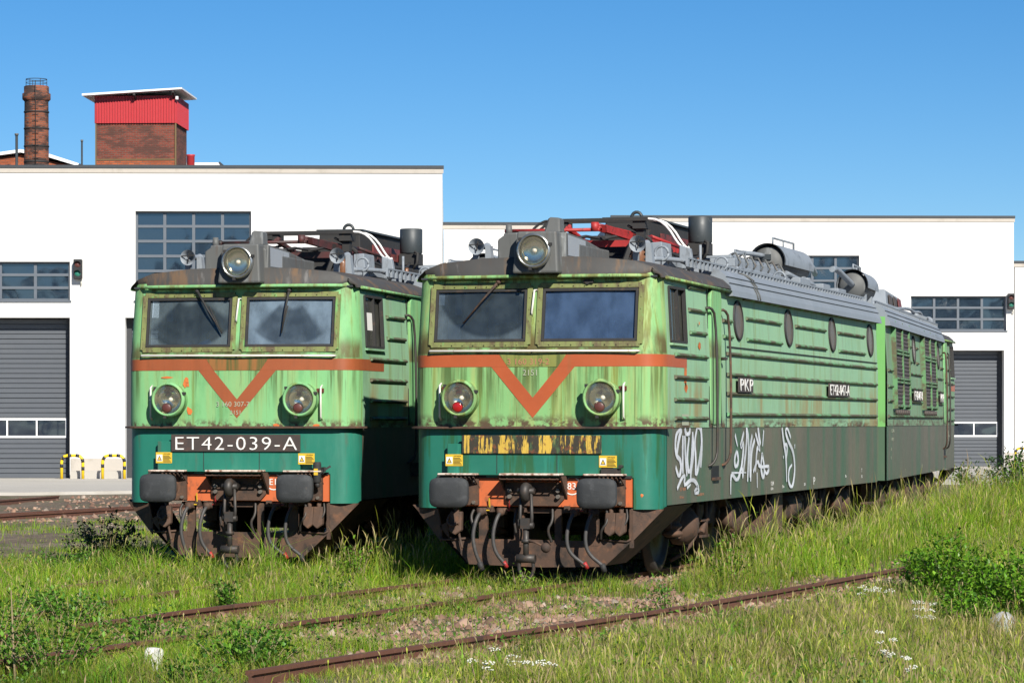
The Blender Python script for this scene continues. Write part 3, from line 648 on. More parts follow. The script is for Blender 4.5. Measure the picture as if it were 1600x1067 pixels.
    P('coupling_screw', MB().cyl((0, -.38, .62), (0, -.38, .28), .034, n=10).cyl((0, -.38, .50), (0, -.38, .46), .055, n=10), 'steeldark', sc_)
    if lab == 2: P('screw_handle', MB().tube([(0, -.39, .49), (.12, -.43, .47), (.22, -.46, .43)], .014, 6).sphere((.26, -.47, .41), .06, 10), 'rusty', sc_)
    P('coupling_link', MB().cyl((-.11, -.38, .28), (.11, -.38, .28), .05, n=12).tube([(-.08, -.38, .28), (-.09, -.36, .12), (0, -.35, .02), (.09, -.36, .12), (.08, -.38, .28)], .022, 7, 1), 'steeldark', sc_)
    for k, (hx, tx, tip, lev) in enumerate(((-.62, -.60, None, 'yellow'), (-.38, -.30, 'redpaint', 'redpaint'), (.50, .66, 'redpaint', 'redpaint'), (.72, .86, None, None))):
        h = P('brake_hose', MB().tube([(hx, -.05, .80), (hx, -.16, .79), (hx-.03, -.22, .70), (hx-.06, -.25, .52), (hx-.03, -.24, .34), (tx, -.20, .20)], .023, 8, 2), 'hose')
        P('hose_valve', MB().cyl((hx-.05, -.08, .81), (hx+.06, -.08, .81), .04, n=8).sphere((hx, -.12, .80), .05, 8).cyl((hx, .1, .82), (hx, -.1, .81), .03, n=8), 'rusty', h)
        if tip: P('hose_coupling', MB().cyl((tx-.02, -.205, .235), (tx+.02, -.19, .165), .027, .022, 8), tip, h)
        else: P('hose_coupling', MB().cyl((tx-.01, -.20, .22), (tx+.02, -.19, .13), .036, .03, 8), 'dark', h)
        if lev: P('valve_lever', MB().bar((hx+.10, -.09, .83), (hx+.095, -.10, .96), .016, .008).bar((hx, -.09, .82), (hx+.10, -.09, .82), .016, .012), lev, h)
    for (jx, w_) in ((-.93, .07), (.92, .06), (1.04, .06)):
        P('jumper_socket', MB().prism([(jx-w_, -.10, .80), (jx+w_, -.10, .80), (jx+w_*1.1, -.14, .58), (jx, -.16, .53), (jx-w_*1.1, -.14, .58)], (0, .09, 0)).cyl((jx, -.05, .86), (jx, -.05, .76), .03, n=8), 'rusty', bevel=.012)
    P('loose_cable', MB().tube([(-.98, -.06, .80), (-1.03, -.14, .70), (-.95, -.18, .62), (-.88, -.14, .70), (-.90, -.08, .55), (-.85, -.10, .38)], .016, 6, 2), 'rusty')
    for (pts_, r_) in (([(-.72, -.03, .84), (-.75, -.10, .74), (-.70, -.12, .62), (-.74, -.08, .50)], .018), ([(-.20, -.04, .84), (-.22, -.12, .72), (-.20, -.10, .56)], .016), ([(.22, -.04, .84), (.24, -.10, .70), (.18, -.13, .60), (.22, -.08, .46)], .018), ([(.86, -.03, .84), (.90, -.12, .70), (.82, -.13, .60), (.80, -.06, .50)], .016), ([(1.1, -.04, .84), (1.13, -.10, .72), (1.06, -.12, .62)], .014)):
        P('brake_pipe', MB().tube(pts_, r_, 6, 2), 'steeldark')
    for bx2 in (-.52, -.12, .40, .60): P('pipe_bracket', MB().box(bx2-.035, bx2+.035, -.07, .02, .80, .875).cyl((bx2, -.075, .84), (bx2, -.10, .84), .018, n=6), 'rusty')
    P('front_pipe', MB().cyl((-.75, .02, .83), (.95, .02, .83), .025, n=8), 'rusty')
    if lab == 1:
        sk2 = P('jumper_plug', MB().lathe([(.045, 0), (.052, .02), (.052, .22), (.045, .25), (.001, .25)], (1.06, -.20, 1.10), (0, 0, 1), 12).bar((.96, -.08, 1.24), (1.16, -.20, 1.26), .03, .06).tube([(1.06, -.20, 1.10), (1.07, -.2, 1.04)], .03).bar((1.10, -.2, 1.22), (1.22, -.16, 1.30), .025, .025), 'dark')
        P('plug_label', MB().box(1.035, 1.085, -.256, -.252, 1.19, 1.27), 'yellow', sk2)
    else:
        P('plug_bracket', MB().box(.83, 1.05, -.17, -.10, 1.22, 1.31).cyl((1.06, -.2, 1.33), (1.06, -.1, 1.33), .02), 'steeldark')
        P('paint_flake', MB().lathe([(.001, 0), (.025, .02), (.032, .05), (.012, .09), (.006, .13)], (1.27, .0, .955), (0, 0, 1), 8), 'orangerust')
        P('scratch', MB().bar((1.26, .0, 1.10), (1.235, -.02, 1.15), .004, .016).bar((1.235, -.02, 1.15), (1.20, -.03, 1.165), .004, .016), 'dark')
    # --- snow plough
    yp = -.02
    pw = P('plough_plate', MB().prism([(-1.15, yp, .63), (-1.06, yp, .68), (-1.03, yp, .49), (.98, yp, .47), (1.10, yp, .48), (1.14, yp, .46), (.83, yp, .18), (.1, yp, .165), (-.80, yp, .19)], (0, .03, 0)), 'rusty')
    for (xa, xb, z0, z1) in ((-.67, -.57, .47, .86), (-.25, -.13, .47, .84), (.24, .32, .47, .84), (.64, .76, .47, .78), (1.13, 1.17, .45, .85)):
        P('plough_upright', MB().box(xa, xb, yp-.004, yp+.05, z0-.05, z1), 'rusty', pw)
    P('plough_bar', MB().box(-.25, .70, yp+.01, yp+.06, .79, .835), 'rusty', pw)
    for sx in (-1, 1):
        P('plough_wing', MB().prism([(sx*1.17, yp, .83), (sx*1.50, .12, .84), (sx*1.13, yp, .44), (sx*1.12, yp, .60)], (0, .035, 0)), 'rusty', pw)
        P('plough_side', MB().prism([(sx*1.50, .10, .85), (sx*1.50, 1.5, .85), (sx*.86, .9, .19), (sx*.83, .01, .19)], (sx*.02, 0, .02)), 'rusty', pw)
        P('guard_bar', MB().tube([(sx*.80, yp-.01, .49), (sx*1.10, yp-.01, .47), (sx*1.15, yp-.01, .50)], .014, 5), 'rusty', pw)
    # --- cab interior
    P('cab_rear_wall', MB().box(-1.42, 1.42, 1.75, 1.80, 1.9, 3.5), 'interior')
    P('cab_ceiling', MB().box(-1.42, 1.42, .12, 1.75, 3.50, 3.52), 'interiordark')
    P('control_desk', MB().prism([(-1.38, .10, 2.1), (-1.38, .10, 2.66), (-1.38, .35, 2.70), (-1.38, .75, 2.55), (-1.38, .75, 2.1)], (2.76, 0, 0)), 'interiordark')
    P('cab_cabinet', MB().box(-.35, .35, 1.55, 1.74, 1.95, 3.35), 'interiordark')
    P('cab_post', MB().box(.55, .60, 1.3, 1.35, 2.3, 3.5).box(-1.12, -1.04, .5, .62, 3.1, 3.36), 'cream')
    for sx in (-.75, .72): P('driver_seat', MB().box(sx-.22, sx+.22, .95, 1.35, 2.25, 2.36).prism([(sx-.20, 1.36, 2.30), (sx+.20, 1.36, 2.30), (sx+.17, 1.44, 3.02), (sx-.17, 1.44, 3.02)], (0, .08, 0)), 'black', bevel=.03)
    for xx in (-1.1, -.7, .5, .95): P('wall_seam', MB().box(xx-.012, xx+.012, 1.738, 1.749, 1.95, 3.48), 'interiordark')
    P('wall_cabinet', MB().box(.75, 1.3, 1.5, 1.74, 2.9, 3.4), 'cream')
    if lab == 2: P('desk_box', MB().box(-1.15, -1.0, .30, .45, 2.68, 2.98).tube([(-.98, .35, 2.68), (-.92, .35, 2.80), (-.86, .35, 2.70)], .02), 'cream')
    else:
        P('white_cap', MB().lathe([(.001, .05), (.07, .045), (.10, .0), (.10, -.02)], (-.52, .22, 2.80), (-.3, -.4, .8), 16).lathe([(.001, .03), (.08, .02), (.1, -.02)], (-.75, .24, 2.76), (.2, -.6, .6), 14), 'whitepaint')
        P('green_cloth', MB().sphere((-1.0, .22, 2.76), .05, 8, .6).sphere((-.93, .24, 2.74), .04, 8, .5), 'greenlou')
    # --- sides: door, window, handrails, ribs, portholes
    for sd in (1, -1):
        if sd < 0 and simple: continue
        X = sd*1.5
        def sp(d, y, z): return (sd*(Wz(z)+d), y, z)
        m = MB()
        y0, y1, z0, z1 = SWIN
        for p, q in (((y0, z0), (y1, z0)), ((y0, z1), (y1, z1)), ((y0, z0), (y0, z1)), ((y1, z0), (y1, z1)), (((y0+y1)/2, z0), ((y0+y1)/2, z1))):
            m.bar(sp(0, *p), sp(0, *q), .03, .045, up=(1, 0, 0))
        w = P('side_window_frame', m, 'dark')
        P('side_pane', MB().poly([sp(-.015, y0, z0), sp(-.015, (y0+y1)/2, z0), sp(-.015, (y0+y1)/2, z1), sp(-.015, y0, z1)]), 'sideglass', w)
        P('side_pane', MB().poly([sp(-.035, (y0+y1)/2, z0), sp(-.035, y1, z0), sp(-.035, y1, z1), sp(-.035, (y0+y1)/2, z1)]), 'sideglass', w)
        P('window_sill', MB().bar(sp(.02, y0-.04, z0-.03), sp(.02, y1+.04, z0-.03), .04, .025), 'greenside', w)
        if lab == 1 and sd > 0: P('window_notice', MB().poly([sp(-.008, .60, 2.98), sp(-.008, .84, 2.98), sp(-.008, .84, 3.20), sp(-.008, .60, 3.20)]), 'whitepaint', w)
        # door: raised panel with rounded top
        pts = []
        dy0, dy1, dz0, dz1 = 2.52, 3.12, 1.80, 3.46
        for (cy, cz, a0) in ((dy1-.12, dz1-.12, 0), (dy0+.12, dz1-.12, 90), (dy0+.12, dz0+.12, 180), (dy1-.12, dz0+.12, 270)):
            for a in (0, 30, 60, 90): pts.append((sd*1.468, cy+.12*math.cos(R(a0+a)), cz+.12*math.sin(R(a0+a))))
        dr = P('cab_door', MB().prism(pts, (sd*.045, 0, 0)), 'green1', bevel=.01)
        P('door_handle', MB().cyl(sp(.02, 3.08, 2.62), sp(.08, 3.08, 2.62), .02, n=8).bar(sp(.075, 3.02, 2.62), sp(.075, 3.14, 2.62), .025, .03), 'steeldark', dr)
        m = MB()
        for k in range(5):
            m.tube([sp(.0, dy0-.06+k*0, dz0+.06+k*.38), sp(.012, dy0-.06, dz0+.06+k*.38)], .012, 5)
        P('door_seal', MB().bar(sp(.002, dy0-.035, dz0), sp(.002, dy0-.035, dz1), .03, .02, up=(1, 0, 0)).bar(sp(.002, dy1+.035, dz0), sp(.002, dy1+.035, dz1), .03, .02, up=(1, 0, 0)), 'dark', dr)
        for yh, mt in ((2.56, 'steeldark'), (3.34, 'rusty')):
            P('entry_handrail', MB().tube([sp(0, yh-.16, 3.22), sp(.06, yh-.12, 3.23), sp(.085, yh, 3.14), sp(.085, yh, 2.4), (sd*1.585, yh, 1.6), (sd*1.58, yh, 1.42), (sd*1.54, yh-.08, 1.32), (sd*1.48, yh-.10, 1.30)], .017, 8, 1), mt)
        P('step_opening', MB().box(min(sd*1.485, sd*1.4965), max(sd*1.485, sd*1.4965), 2.62, 3.05, 1.13, 1.30), 'black')
        P('step_tread', MB().box(min(sd*1.49, sd*1.53), max(sd*1.49, sd*1.53), 2.66, 3.02, 1.125, 1.16), 'rusty')
        # ribs
        zs_ = [3.44, 3.17, 2.90]
        for z in zs_: rib(root, M, sd, 1.45, 2.36, z)
        for z in (2.62, 2.36, 2.10, 1.88): rib(root, M, sd, .62, 2.36, z)
        for z in (3.10, 2.90): rib(root, M, sd, 3.30, 3.86, z)
        ports = PORT4 if sd > 0 else PORT2
        lou = [] if sd > 0 else [(5.5, 8.17), (11.24, 13.79)]
        edges = [3.30]
        if sd > 0:
            for a, b in zip(PORT4, PORT4[1:]):
                for z in (3.17, 2.90): rib(root, M, sd, a+.48, b-.52, z)
            rib(root, M, sd, 4.6, 13.9, 3.42)
            for z in RIBZ: rib(root, M, sd, 3.45, LEN-.15, z)
        else:
            for (a, b) in ((3.45, 5.4), (8.27, 11.14), (13.9, LEN-.1)):
                for z in RIBZ[:3]: rib(root, M, sd, a, b, z)
            rib(root, M, sd, 3.45, LEN-.1, RIBZ[3])
            for py in PORT2:
                for z in (3.17, 2.90): rib(root, M, sd, py-.85, py-.42, z); rib(root, M, sd, py+.42, py+1.0, z)
        for py in ports:
            m = MB(); ns = 28; a_, b_ = .285, .255
            ringp = lambda s_, d: [sp(d, py+a_*s_*math.cos(2*math.pi*k/ns), 3.13+b_*s_*math.sin(2*math.pi*k/ns)) for k in range(ns+1)]
            m.sheet([ringp(1.0, .0), ringp(1.0, .022), ringp(.90, .026), ringp(.90, .004)])
            w = P('porthole', m, 'dark')
            P('porthole_pane', MB().poly(ringp(.92, .010)[:-1]), 'portglass', w)
        for (a, b) in lou:
            m = MB()
            zt, zb = 3.52, 2.06; mid = (a+b)/2
            rows_ = [zt, 3.03, 2.545, zb]
            for y in (a, mid, b): m.bar(sp(.04, y, zb), sp(.04, y, zt), .07, .09, up=(1, 0, 0))
            for z in (zt-.03, 3.05, 2.99, 2.57, 2.51, zb+.05): m.bar(sp(.04, a, z), sp(.04, b, z), .07, .035)
            w = P('louver_frame', m, 'greenlou')
            for k in range(3):
                for (ya, yb) in ((a+.04, mid-.04), (mid+.04, b-.04)):
                    for j in range(6):
                        z = rows_[k+1]+.05+(rows_[k]-rows_[k+1]-.1)*(j+.5)/6
                        P('slat', MB().prism([sp(.02, ya, z-.035), sp(.05, ya, z-.05), sp(.055, ya, z-.04), sp(.032, ya, z+.045)], (0, yb-ya, 0)), 'louver', w)
            m = MB()
            for k in range(7): y = a+(b-a)*(k+.5)/7; m.cyl(sp(.02, y, 2.0), sp(.07, y, 2.0), .05, n=6)
            P('louver_bolts', m, 'louver', w)
    # seam of flaked sealant along the side
    P('side_seam', MB().box(1.497, 1.508, 3.5, LEN-.1, 2.775, 2.787), 'dark')
    # lettering on the sides
    if not simple or o.get('letters'):
        for sd in ((1,) if o.get('unit') == 'A' else (-1,)):
            y_p, y_n = (4.02, 10.30) if sd > 0 else (4.6, 10.35)
            for (s_, ys, wd) in (('PKP', y_p, .80), (o['number'], y_n, 1.62)):
                y = ys; xd = (0, 1, 0) if sd > 0 else (0, -1, 0)
                bk = P('lettering_backing', MB().box(min(sd*1.54, sd*1.55), max(sd*1.54, sd*1.55), min(y-.06*sd, y+sd*(wd+.04)), max(y-.06*sd, y+sd*(wd+.04)), 2.215, 2.405), 'platedark')
                ln = text('side_lettering', s_, .22, 'whitepaint', bk, None, (sd*1.556, y, 2.235), xd, (0, 0, 1), ext=.003, bold=.0005, sx=1.0, space=1.12)
                wx = max(v.co.y*sd for v in ln.data.vertices)-y*sd
                for v in ln.data.vertices: v.co.y = y+(v.co.y-y)*wd/wx
    if o.get('graffiti'):
        for gset in GRAF:
            m = MB(); m.al = []
            for s_ in gset: stroke(m, s_, .019 if len(s_) > 2 else .013)
            g_ = P('graffiti_tag', m, 'spray'); at = g_.data.attributes.new('Alpha', 'FLOAT', 'POINT'); at.data.foreach_set('value', m.al)
        for (y, z, s_, h_) in ((.95, 1.03, '37 000', .06), (.92, .94, '18 km', .05), (1.98, 1.03, 'T', .06), (1.85, .95, 'Rev 88 PR', .05), (6.25, .99, '124', .08), (6.25, .93, '120 t', .05), (7.05, .94, 'Ew', .06), (8.6, .94, '39', .06), (9.3, .94, 'P', .16), (11.9, 1.0, '8s', .06), (13.3, 1.06, 'T', .08), (13.3, .97, '55', .06)):
            text('stencil_mark', s_, h_, 'whitepaint' if y > 6 else 'fadedtext', root, M, (1.4945, y, z), (0, 1, 0), (0, 0, 1), ext=.0005, sx=1.8)
        for (y, z, w_, h_) in ((1.19, 2.40, .12, .20), (1.22, 2.24, .10, .10), (1.95, 2.75, .08, .06), (1.92, 3.02, .04, .03), (1.1, 2.52, .05, .04)):
            pts = [(1.5025+.0, y+w_*math.cos(a)*rng.uniform(.4, 1), z+h_*math.sin(a)*rng.uniform(.4, 1)) for a in [k*.63 for k in range(10)]]
            P('paint_flake', MB().poly(pts), 'orangerust')
        P('sprayed_patch', MB().sheet([[(1.5045, y, z) for y in (1.0, 1.18, 1.36)] for z in (1.80, 1.88, 1.93)], False), 'fadedgrey')
    if o.get('unit') == 'B':
        for (y, z, s_, h_) in ((14.0, 1.66, '03 740', .09), (14.0, 1.52, 'PKP O', .08), (14.1, 1.36, '61', .08), (14.1, 1.22, '8', .08), (11.5, .97, 'T', .07), (8.2, 1.0, '83', .08), (1.9, 1.45, 'H', .3)):
            text('stencil_mark', s_, h_, 'fadedgrey', root, M, (-1.4945, y, z), (0, -1, 0), (0, 0, 1), ext=.0005, sx=1.8)
    # --- roof
    roofprof = [(-1.535, 3.50), (-1.52, 3.54), (-1.43, 3.62), (-1.22, 3.695), (-.7, 3.745), (0, 3.76), (.7, 3.745), (1.22, 3.695), (1.43, 3.62), (1.52, 3.54), (1.535, 3.50)]
    def rr(y, sh=1.0, dz=0, dy=0): return [(x*sh, y+.10*(abs(x)/1.5)**3 if y < .5 else y, z+dz) for x, z in roofprof]
    m = MB(); m.sheet([[(x*.955, -.015+.055*(abs(x)/1.25)**2+(.26*max(0, abs(x)-1.25)/.3), 3.515) for x, z in roofprof], rr(.0, .955, -.012), rr(.10, .968, -.004), rr(.6, .985), rr(3.6)], True)
    P('cab_roof', m, 'roofdark')
    P('front_gutter', MB().tube([(x*.965, -.05+.055*(min(abs(x), 1.25)/1.25)**2+(.30*max(0, abs(x)-1.25)/.3), 3.515) for x in (-1.5, -1.42, -1.25, -.6, 0, .6, 1.25, 1.42, 1.5)], .022, 6, 1).tube([(1.5, .25, 3.50), (1.53, 3.6, 3.47)], .02, 6).tube([(-1.5, .25, 3.50), (-1.53, 3.6, 3.47)], .02, 6), green)
    side = [(1.56, 3.415), (1.545, 3.49), (1.50, 3.575), (1.515, 3.585), (1.46, 3.655), (1.475, 3.665), (1.38, 3.74), (1.20, 3.80), (0, 3.83)]
    full = [(-x, z) for x, z in side]+[(x, z) for x, z in side[-2::-1]]
    m = MB(); m.sheet([[(x, y, z) for x, z in full] for y in (3.60, LEN+.02)], False)
    m.prism([(x, LEN+.02, z) for x, z in full], (0, .01, 0)).prism([(x, 3.60, z) for x, z in full], (0, -.01, 0))
    P('roof_panel', m, 'roofside')
    for yb in (5.1, 5.25): P('roof_seam', MB().tube([(x+.006, yb, z+.006) for x, z in side[:-1]], .012, 4), 'greyold')
    for sd in (1, -1):
        m = MB(); n = 58
        for k in range(n):
            y = 2.2+(LEN-2.3)*k/n; m.box(min(sd*1.27, sd*1.30), max(sd*1.27, sd*1.30), y, y+.07, 3.72, 3.815)
        m.bar((sd*1.285, 2.2, 3.825), (sd*1.285, LEN-.05, 3.825), .035, .02)
        P('roof_edge_rail', m, 'greypaint')
    # headlight housing on the roof
    hs_ = P('lamp_housing', MB().prism([(-.46, .02, 3.70), (.34, .02, 3.70), (.34, .02, 3.97), (.24, .02, 4.03), (-.34, .02, 4.03), (-.46, .02, 3.95)], (0, .6, 0)).box(-.40, .37, .6, 2.0, 3.70, 3.92).prism([(.36, .02, 3.72), (.36, 2.0, 3.72), (.36, 1.9, 3.90), (.36, .8, 4.0), (.36, .06, 4.03)], (-.76, 0, 0)), 'greyold', bevel=.02, seg=2)
    P('housing_panel', MB().poly([(.3635, .12, 3.76), (.3635, .92, 3.77), (.3635, .90, 3.97), (.3635, .10, 4.0)]), 'panelgrey', hs_)
    P('lamp_box', MB().prism([(-.22, -.20, 3.545), (.33, -.20, 3.545), (.30, -.17, 4.03), (-.17, -.17, 4.03)], (0, .32, 0)), 'greyold', bevel=.025, seg=2)
    P('housing_block', MB().prism([(.07, .10, 4.02), (.27, .10, 4.02), (.25, .14, 4.20), (.12, .14, 4.21)], (0, .22, 0)), 'greyold', bevel=.02)
    P('housing_stub', MB().cyl((-.36, .15, 4.0), (-.36, .15, 4.13), .045, .035, 12), 'greyold')
    lamp(.055, 3.80, -.19, .188, .07, 'greyold', None)
    # horns
    for hx in (-1.0, .98):
        hy = 1.15
        h = P('horn', MB().lathe([(.10, 0), (.075, .03), (.045, .12), (.032, .30), (.04, .42), (.05, .46)], (hx, hy-.20, 3.93), (0, 1, .05), 18).lathe([(.10, 0), (.093, .005), (.06, .05), (.03, .12), (.001, .14)], (hx, hy-.205, 3.93), (0, 1, .05), 18), 'greypaint')
        P('horn_bracket', MB().box(hx-.10, hx-.04, hy-.02, hy+.06, 3.70, 3.88).prism([(hx+.05, hy, 3.68), (hx+.14, hy, 3.68), (hx+.11, hy, 3.95), (hx+.05, hy, 3.95)], (0, .12, 0)), 'greypaint', h)
        P('horn_strut', MB().bar((hx-.09, hy-.2, 3.95), (hx+.09, hy-.2, 3.96), .012, .012).bar((hx, hy-.2, 3.87), (hx+.02, hy-.2, 3.99), .012, .012), 'dark', h)
    P('roof_pipe', MB().tube([(1.02, 1.5, 3.78), (1.10, 1.9, 3.80), (1.22, 2.4, 3.80), (1.25, 2.5, 3.70)], .03, 7, 1), 'greypaint')
    for (lx, ly) in ((1.08, 1.75), (1.25, 4.3), (1.2, 8.3)):
        m = MB(); m.tube([(lx+.085*math.cos(a), ly, 3.86+.085*math.sin(a)) for a in [k*math.pi/6 for k in range(13)]], .016, 6)
        P('lifting_eye', m, 'greypaint')
    P('roof_conduit', MB().box(.98, 1.10, 2.1, 2.75, 3.72, 3.80).box(1.0, 1.08, 2.05, 2.15, 3.70, 3.84).prism([(1.06, 2.75, 3.72), (1.24, 2.75, 3.72), (1.20, 2.75, 3.97), (1.06, 2.75, 4.02)], (0, .10, 0)).prism([(.82, 2.25, 3.74), (.98, 2.25, 3.74), (.96, 2.25, 4.03), (.82, 2.25, 4.02)], (0, .5, 0)), 'greypaint', bevel=.01)
    P('roof_post', MB().cyl((1.18, 3.4, 3.7), (1.18, 3.4, 4.05), .018, n=6), 'greypaint')
    # dark duct boxes down the middle and grey stepped duct
    P('roof_duct', MB().box(-.75, .75, 3.2, 8.6, 3.76, 3.92).box(-.62, .62, 3.4, 8.4, 3.92, 4.02), 'dark', bevel=.015)
    P('roof_duct_cover', MB().box(.20, 1.02, 6.4, 10.0, 3.78, 3.93).box(.25, .95, 6.5, 9.9, 3.93, 4.05).box(.28, .88, 6.6, 9.8, 4.05, 4.10), 'greypaint', bevel=.012)
    for k in range(7): P('duct_clamp', MB().tube([(.95, 6.7+.5*k, 3.94), (.99, 6.7+.5*k, 4.0), (.92, 6.7+.5*k, 4.13), (.86, 6.7+.5*k, 4.10)], .015, 5), 'greyold')
    isA = o.get('unit') == 'A'
    # resistor housing with lifting eye
    if isA: roof_front_gear(P, lab)
    gear_rest(P, o, isA)
    under(P, o)

def roof_front_gear(P, lab):
    vb = P('resistor_housing', MB().prism([(-.50, 5.0, 3.9), (.14, 5.0, 3.9), (.12, 5.0, 4.50), (-.46, 5.0, 4.50)], (0, 3.0, 0)), 'dark', bevel=.015)
    P('housing_lid', MB().box(-.50, .16, 4.98, 8.02, 4.50, 4.525), 'drum', vb)
    P('housing_trim', MB().box(.135, .16, 5.6, 7.9, 4.22, 4.34), 'redold', vb)
    P('lifting_eye', MB().tube([(-.05+.07*math.cos(a), 5.05, 4.52+.07*math.sin(a)) for a in [k*math.pi/7 for k in range(8)]], .022, 6), 'drum', vb)
    dm = P('roof_drum', MB().lathe([(.001, .34), (.15, .34), (.162, .33), (.162, 0), (.15, -.02), (.001, -.02)], (.52, 6.3, 4.26), (0, 0, 1), 24), 'drum')
    P('drum_stand', MB().box(.38, .66, 6.16, 6.44, 4.08, 4.24).tube([(.60, 6.1, 4.02), (.66, 6.1, 4.10), (.67, 6.1, 4.24), (.62, 6.1, 4.26)], .022, 6), 'dark', dm)
    P('roof_beam', MB().box(.28, .36, 5.3, 6.3, 4.12, 4.22), 'redold', dm)
    # --- switchgear under the pantograph
    P('switch_cabinet', MB().box(-.52, .42, 3.35, 4.75, 3.90, 4.08).box(-.30, .30, 3.6, 4.5, 4.08, 4.20), 'dark', bevel=.015)
    for bx2 in (-.42, -.08, .33): P('busbar', MB().tube([(bx2, 1.9, 4.06), (bx2, 2.6, 4.13), (bx2+.05, 4.6, 4.16), (bx2+.05, 5.2, 4.1)], .02, 6), 'dark')
    for (cx_, cy_) in ((-.75, 2.2), (.72, 2.1), (.75, 3.3), (-.7, 3.4), (.72, 5.3)): P('stand_insulator', MB().lathe([(.045, 0), (.085, .02), (.05, .05), (.085, .08), (.05, .11), (.075, .14), (.03, .17), (.03, .23)], (cx_, cy_, 3.76), (0, 0, 1), 12), 'insulator')
    P('roof_cable', MB().tube([(.72, 2.1, 3.99), (.74, 2.7, 3.95), (.75, 3.3, 3.99), (.74, 4.2, 3.94), (.72, 5.3, 3.99), (.55, 6.1, 4.1)], .018, 6, 1), 'dark')
    P('ground_switch', MB().bar((.62, 1.7, 3.74), (.70, 1.75, 3.98), .05, .05).bar((.70, 1.75, 3.97), (.66, 2.5, 4.05), .03, .03), 'dark')
    # --- pantograph, folded
    rd = 'redpaint' if lab == 2 else 'reddark'
    pg = P('pantograph_base', MB().bar((-.55, 2.35, 4.02), (-.55, 5.2, 4.02), .08, .06).bar((.55, 2.35, 4.02), (.55, 5.2, 4.02), .08, .06).bar((-.6, 2.5, 4.03), (.62, 2.5, 4.03), .06, .08).bar((-.6, 4.9, 4.03), (.62, 4.9, 4.03), .08, .08), rd)
    for ix in (-.55, .55):
        for iy in (2.6, 4.9):
            P('insulator', MB().lathe([(.05, 0), (.10, .02), (.055, .05), (.10, .075), (.055, .10), (.09, .125), (.05, .15), (.04, .20)], (ix, iy, 3.80), (0, 0, 1), 14), 'insulator', pg)
    P('lower_arm', MB().tube([(-.5, 4.7, 4.06), (-.18, 2.1, 4.20)], .035, 8).tube([(.5, 4.7, 4.06), (.18, 2.1, 4.20)], .035, 8).prism([(.24, 2.1, 4.24), (.24, 2.15, 4.15), (.52, 3.9, 4.02), (.52, 3.9, 4.12)], (.06, 0, 0)).cyl((-.65, 4.7, 4.07), (.65, 4.7, 4.07), .045, n=10), rd, pg)
    P('knee_tube', MB().cyl((-.95, 2.1, 4.18), (.22, 2.1, 4.18), .022, n=8).sphere((-.95, 2.1, 4.18), .04, 8).cyl((.16, 2.1, 4.16), (.16, 2.1, 4.27), .05, n=10), rd, pg)
    P('upper_arm', MB().tube([(-.16, 2.1, 4.23), (-.42, 3.1, 4.27)], .022, 7).tube([(.18, 2.1, 4.24), (.50, 3.6, 4.16)], .025, 7).tube([(.5, 3.6, 4.18), (.72, 4.3, 4.07)], .022, 7), rd, pg)
    m = MB()
    m.box(.56, .60, 3.2, 4.9, 4.0, 4.03)
    for k in range(9): m.box(.54, .62, 3.2+.2*k, 3.3+.2*k, 4.02, 4.09)
    P('spring_box', m, rd, pg)
    ch = P('contact_strip', MB().box(-.66, .62, 2.92, 2.97, 4.335, 4.375).box(-.66, .62, 3.2, 3.25, 4.335, 4.375).box(-.72, -.5, 2.93, 3.24, 4.27, 4.335).box(-.58, -.42, 2.95, 3.2, 4.24, 4.335).box(.42, .58, 2.95, 3.2, 4.24, 4.335).box(.45, .55, 3.0, 3.12, 4.10, 4.26), 'dark', pg)
    for yy in (2.945, 3.225):
        for sx in (-1, 1):
            P('contact_horn', MB().tube([(sx*.60, yy, 4.36), (sx*.75, yy, 4.345), (sx*.88, yy, 4.24), (sx*.99, yy, 4.06), (sx*1.05, yy, 4.0), (sx*1.08, yy, 4.015)], .016, 6, 1), 'whitepaint' if sx > 0 else 'dark', ch)
    P('head_linkage', MB().tube([(.35, 3.0, 4.28), (.55, 3.3, 4.15), (.62, 3.2, 4.05), (.5, 3.1, 4.2)], .018, 5, 1).tube([(-.55, 2.95, 4.3), (-.66, 3.05, 4.22), (-.55, 3.1, 4.16), (-.4, 3.1, 4.2)], .02, 5, 1), 'dark', pg)

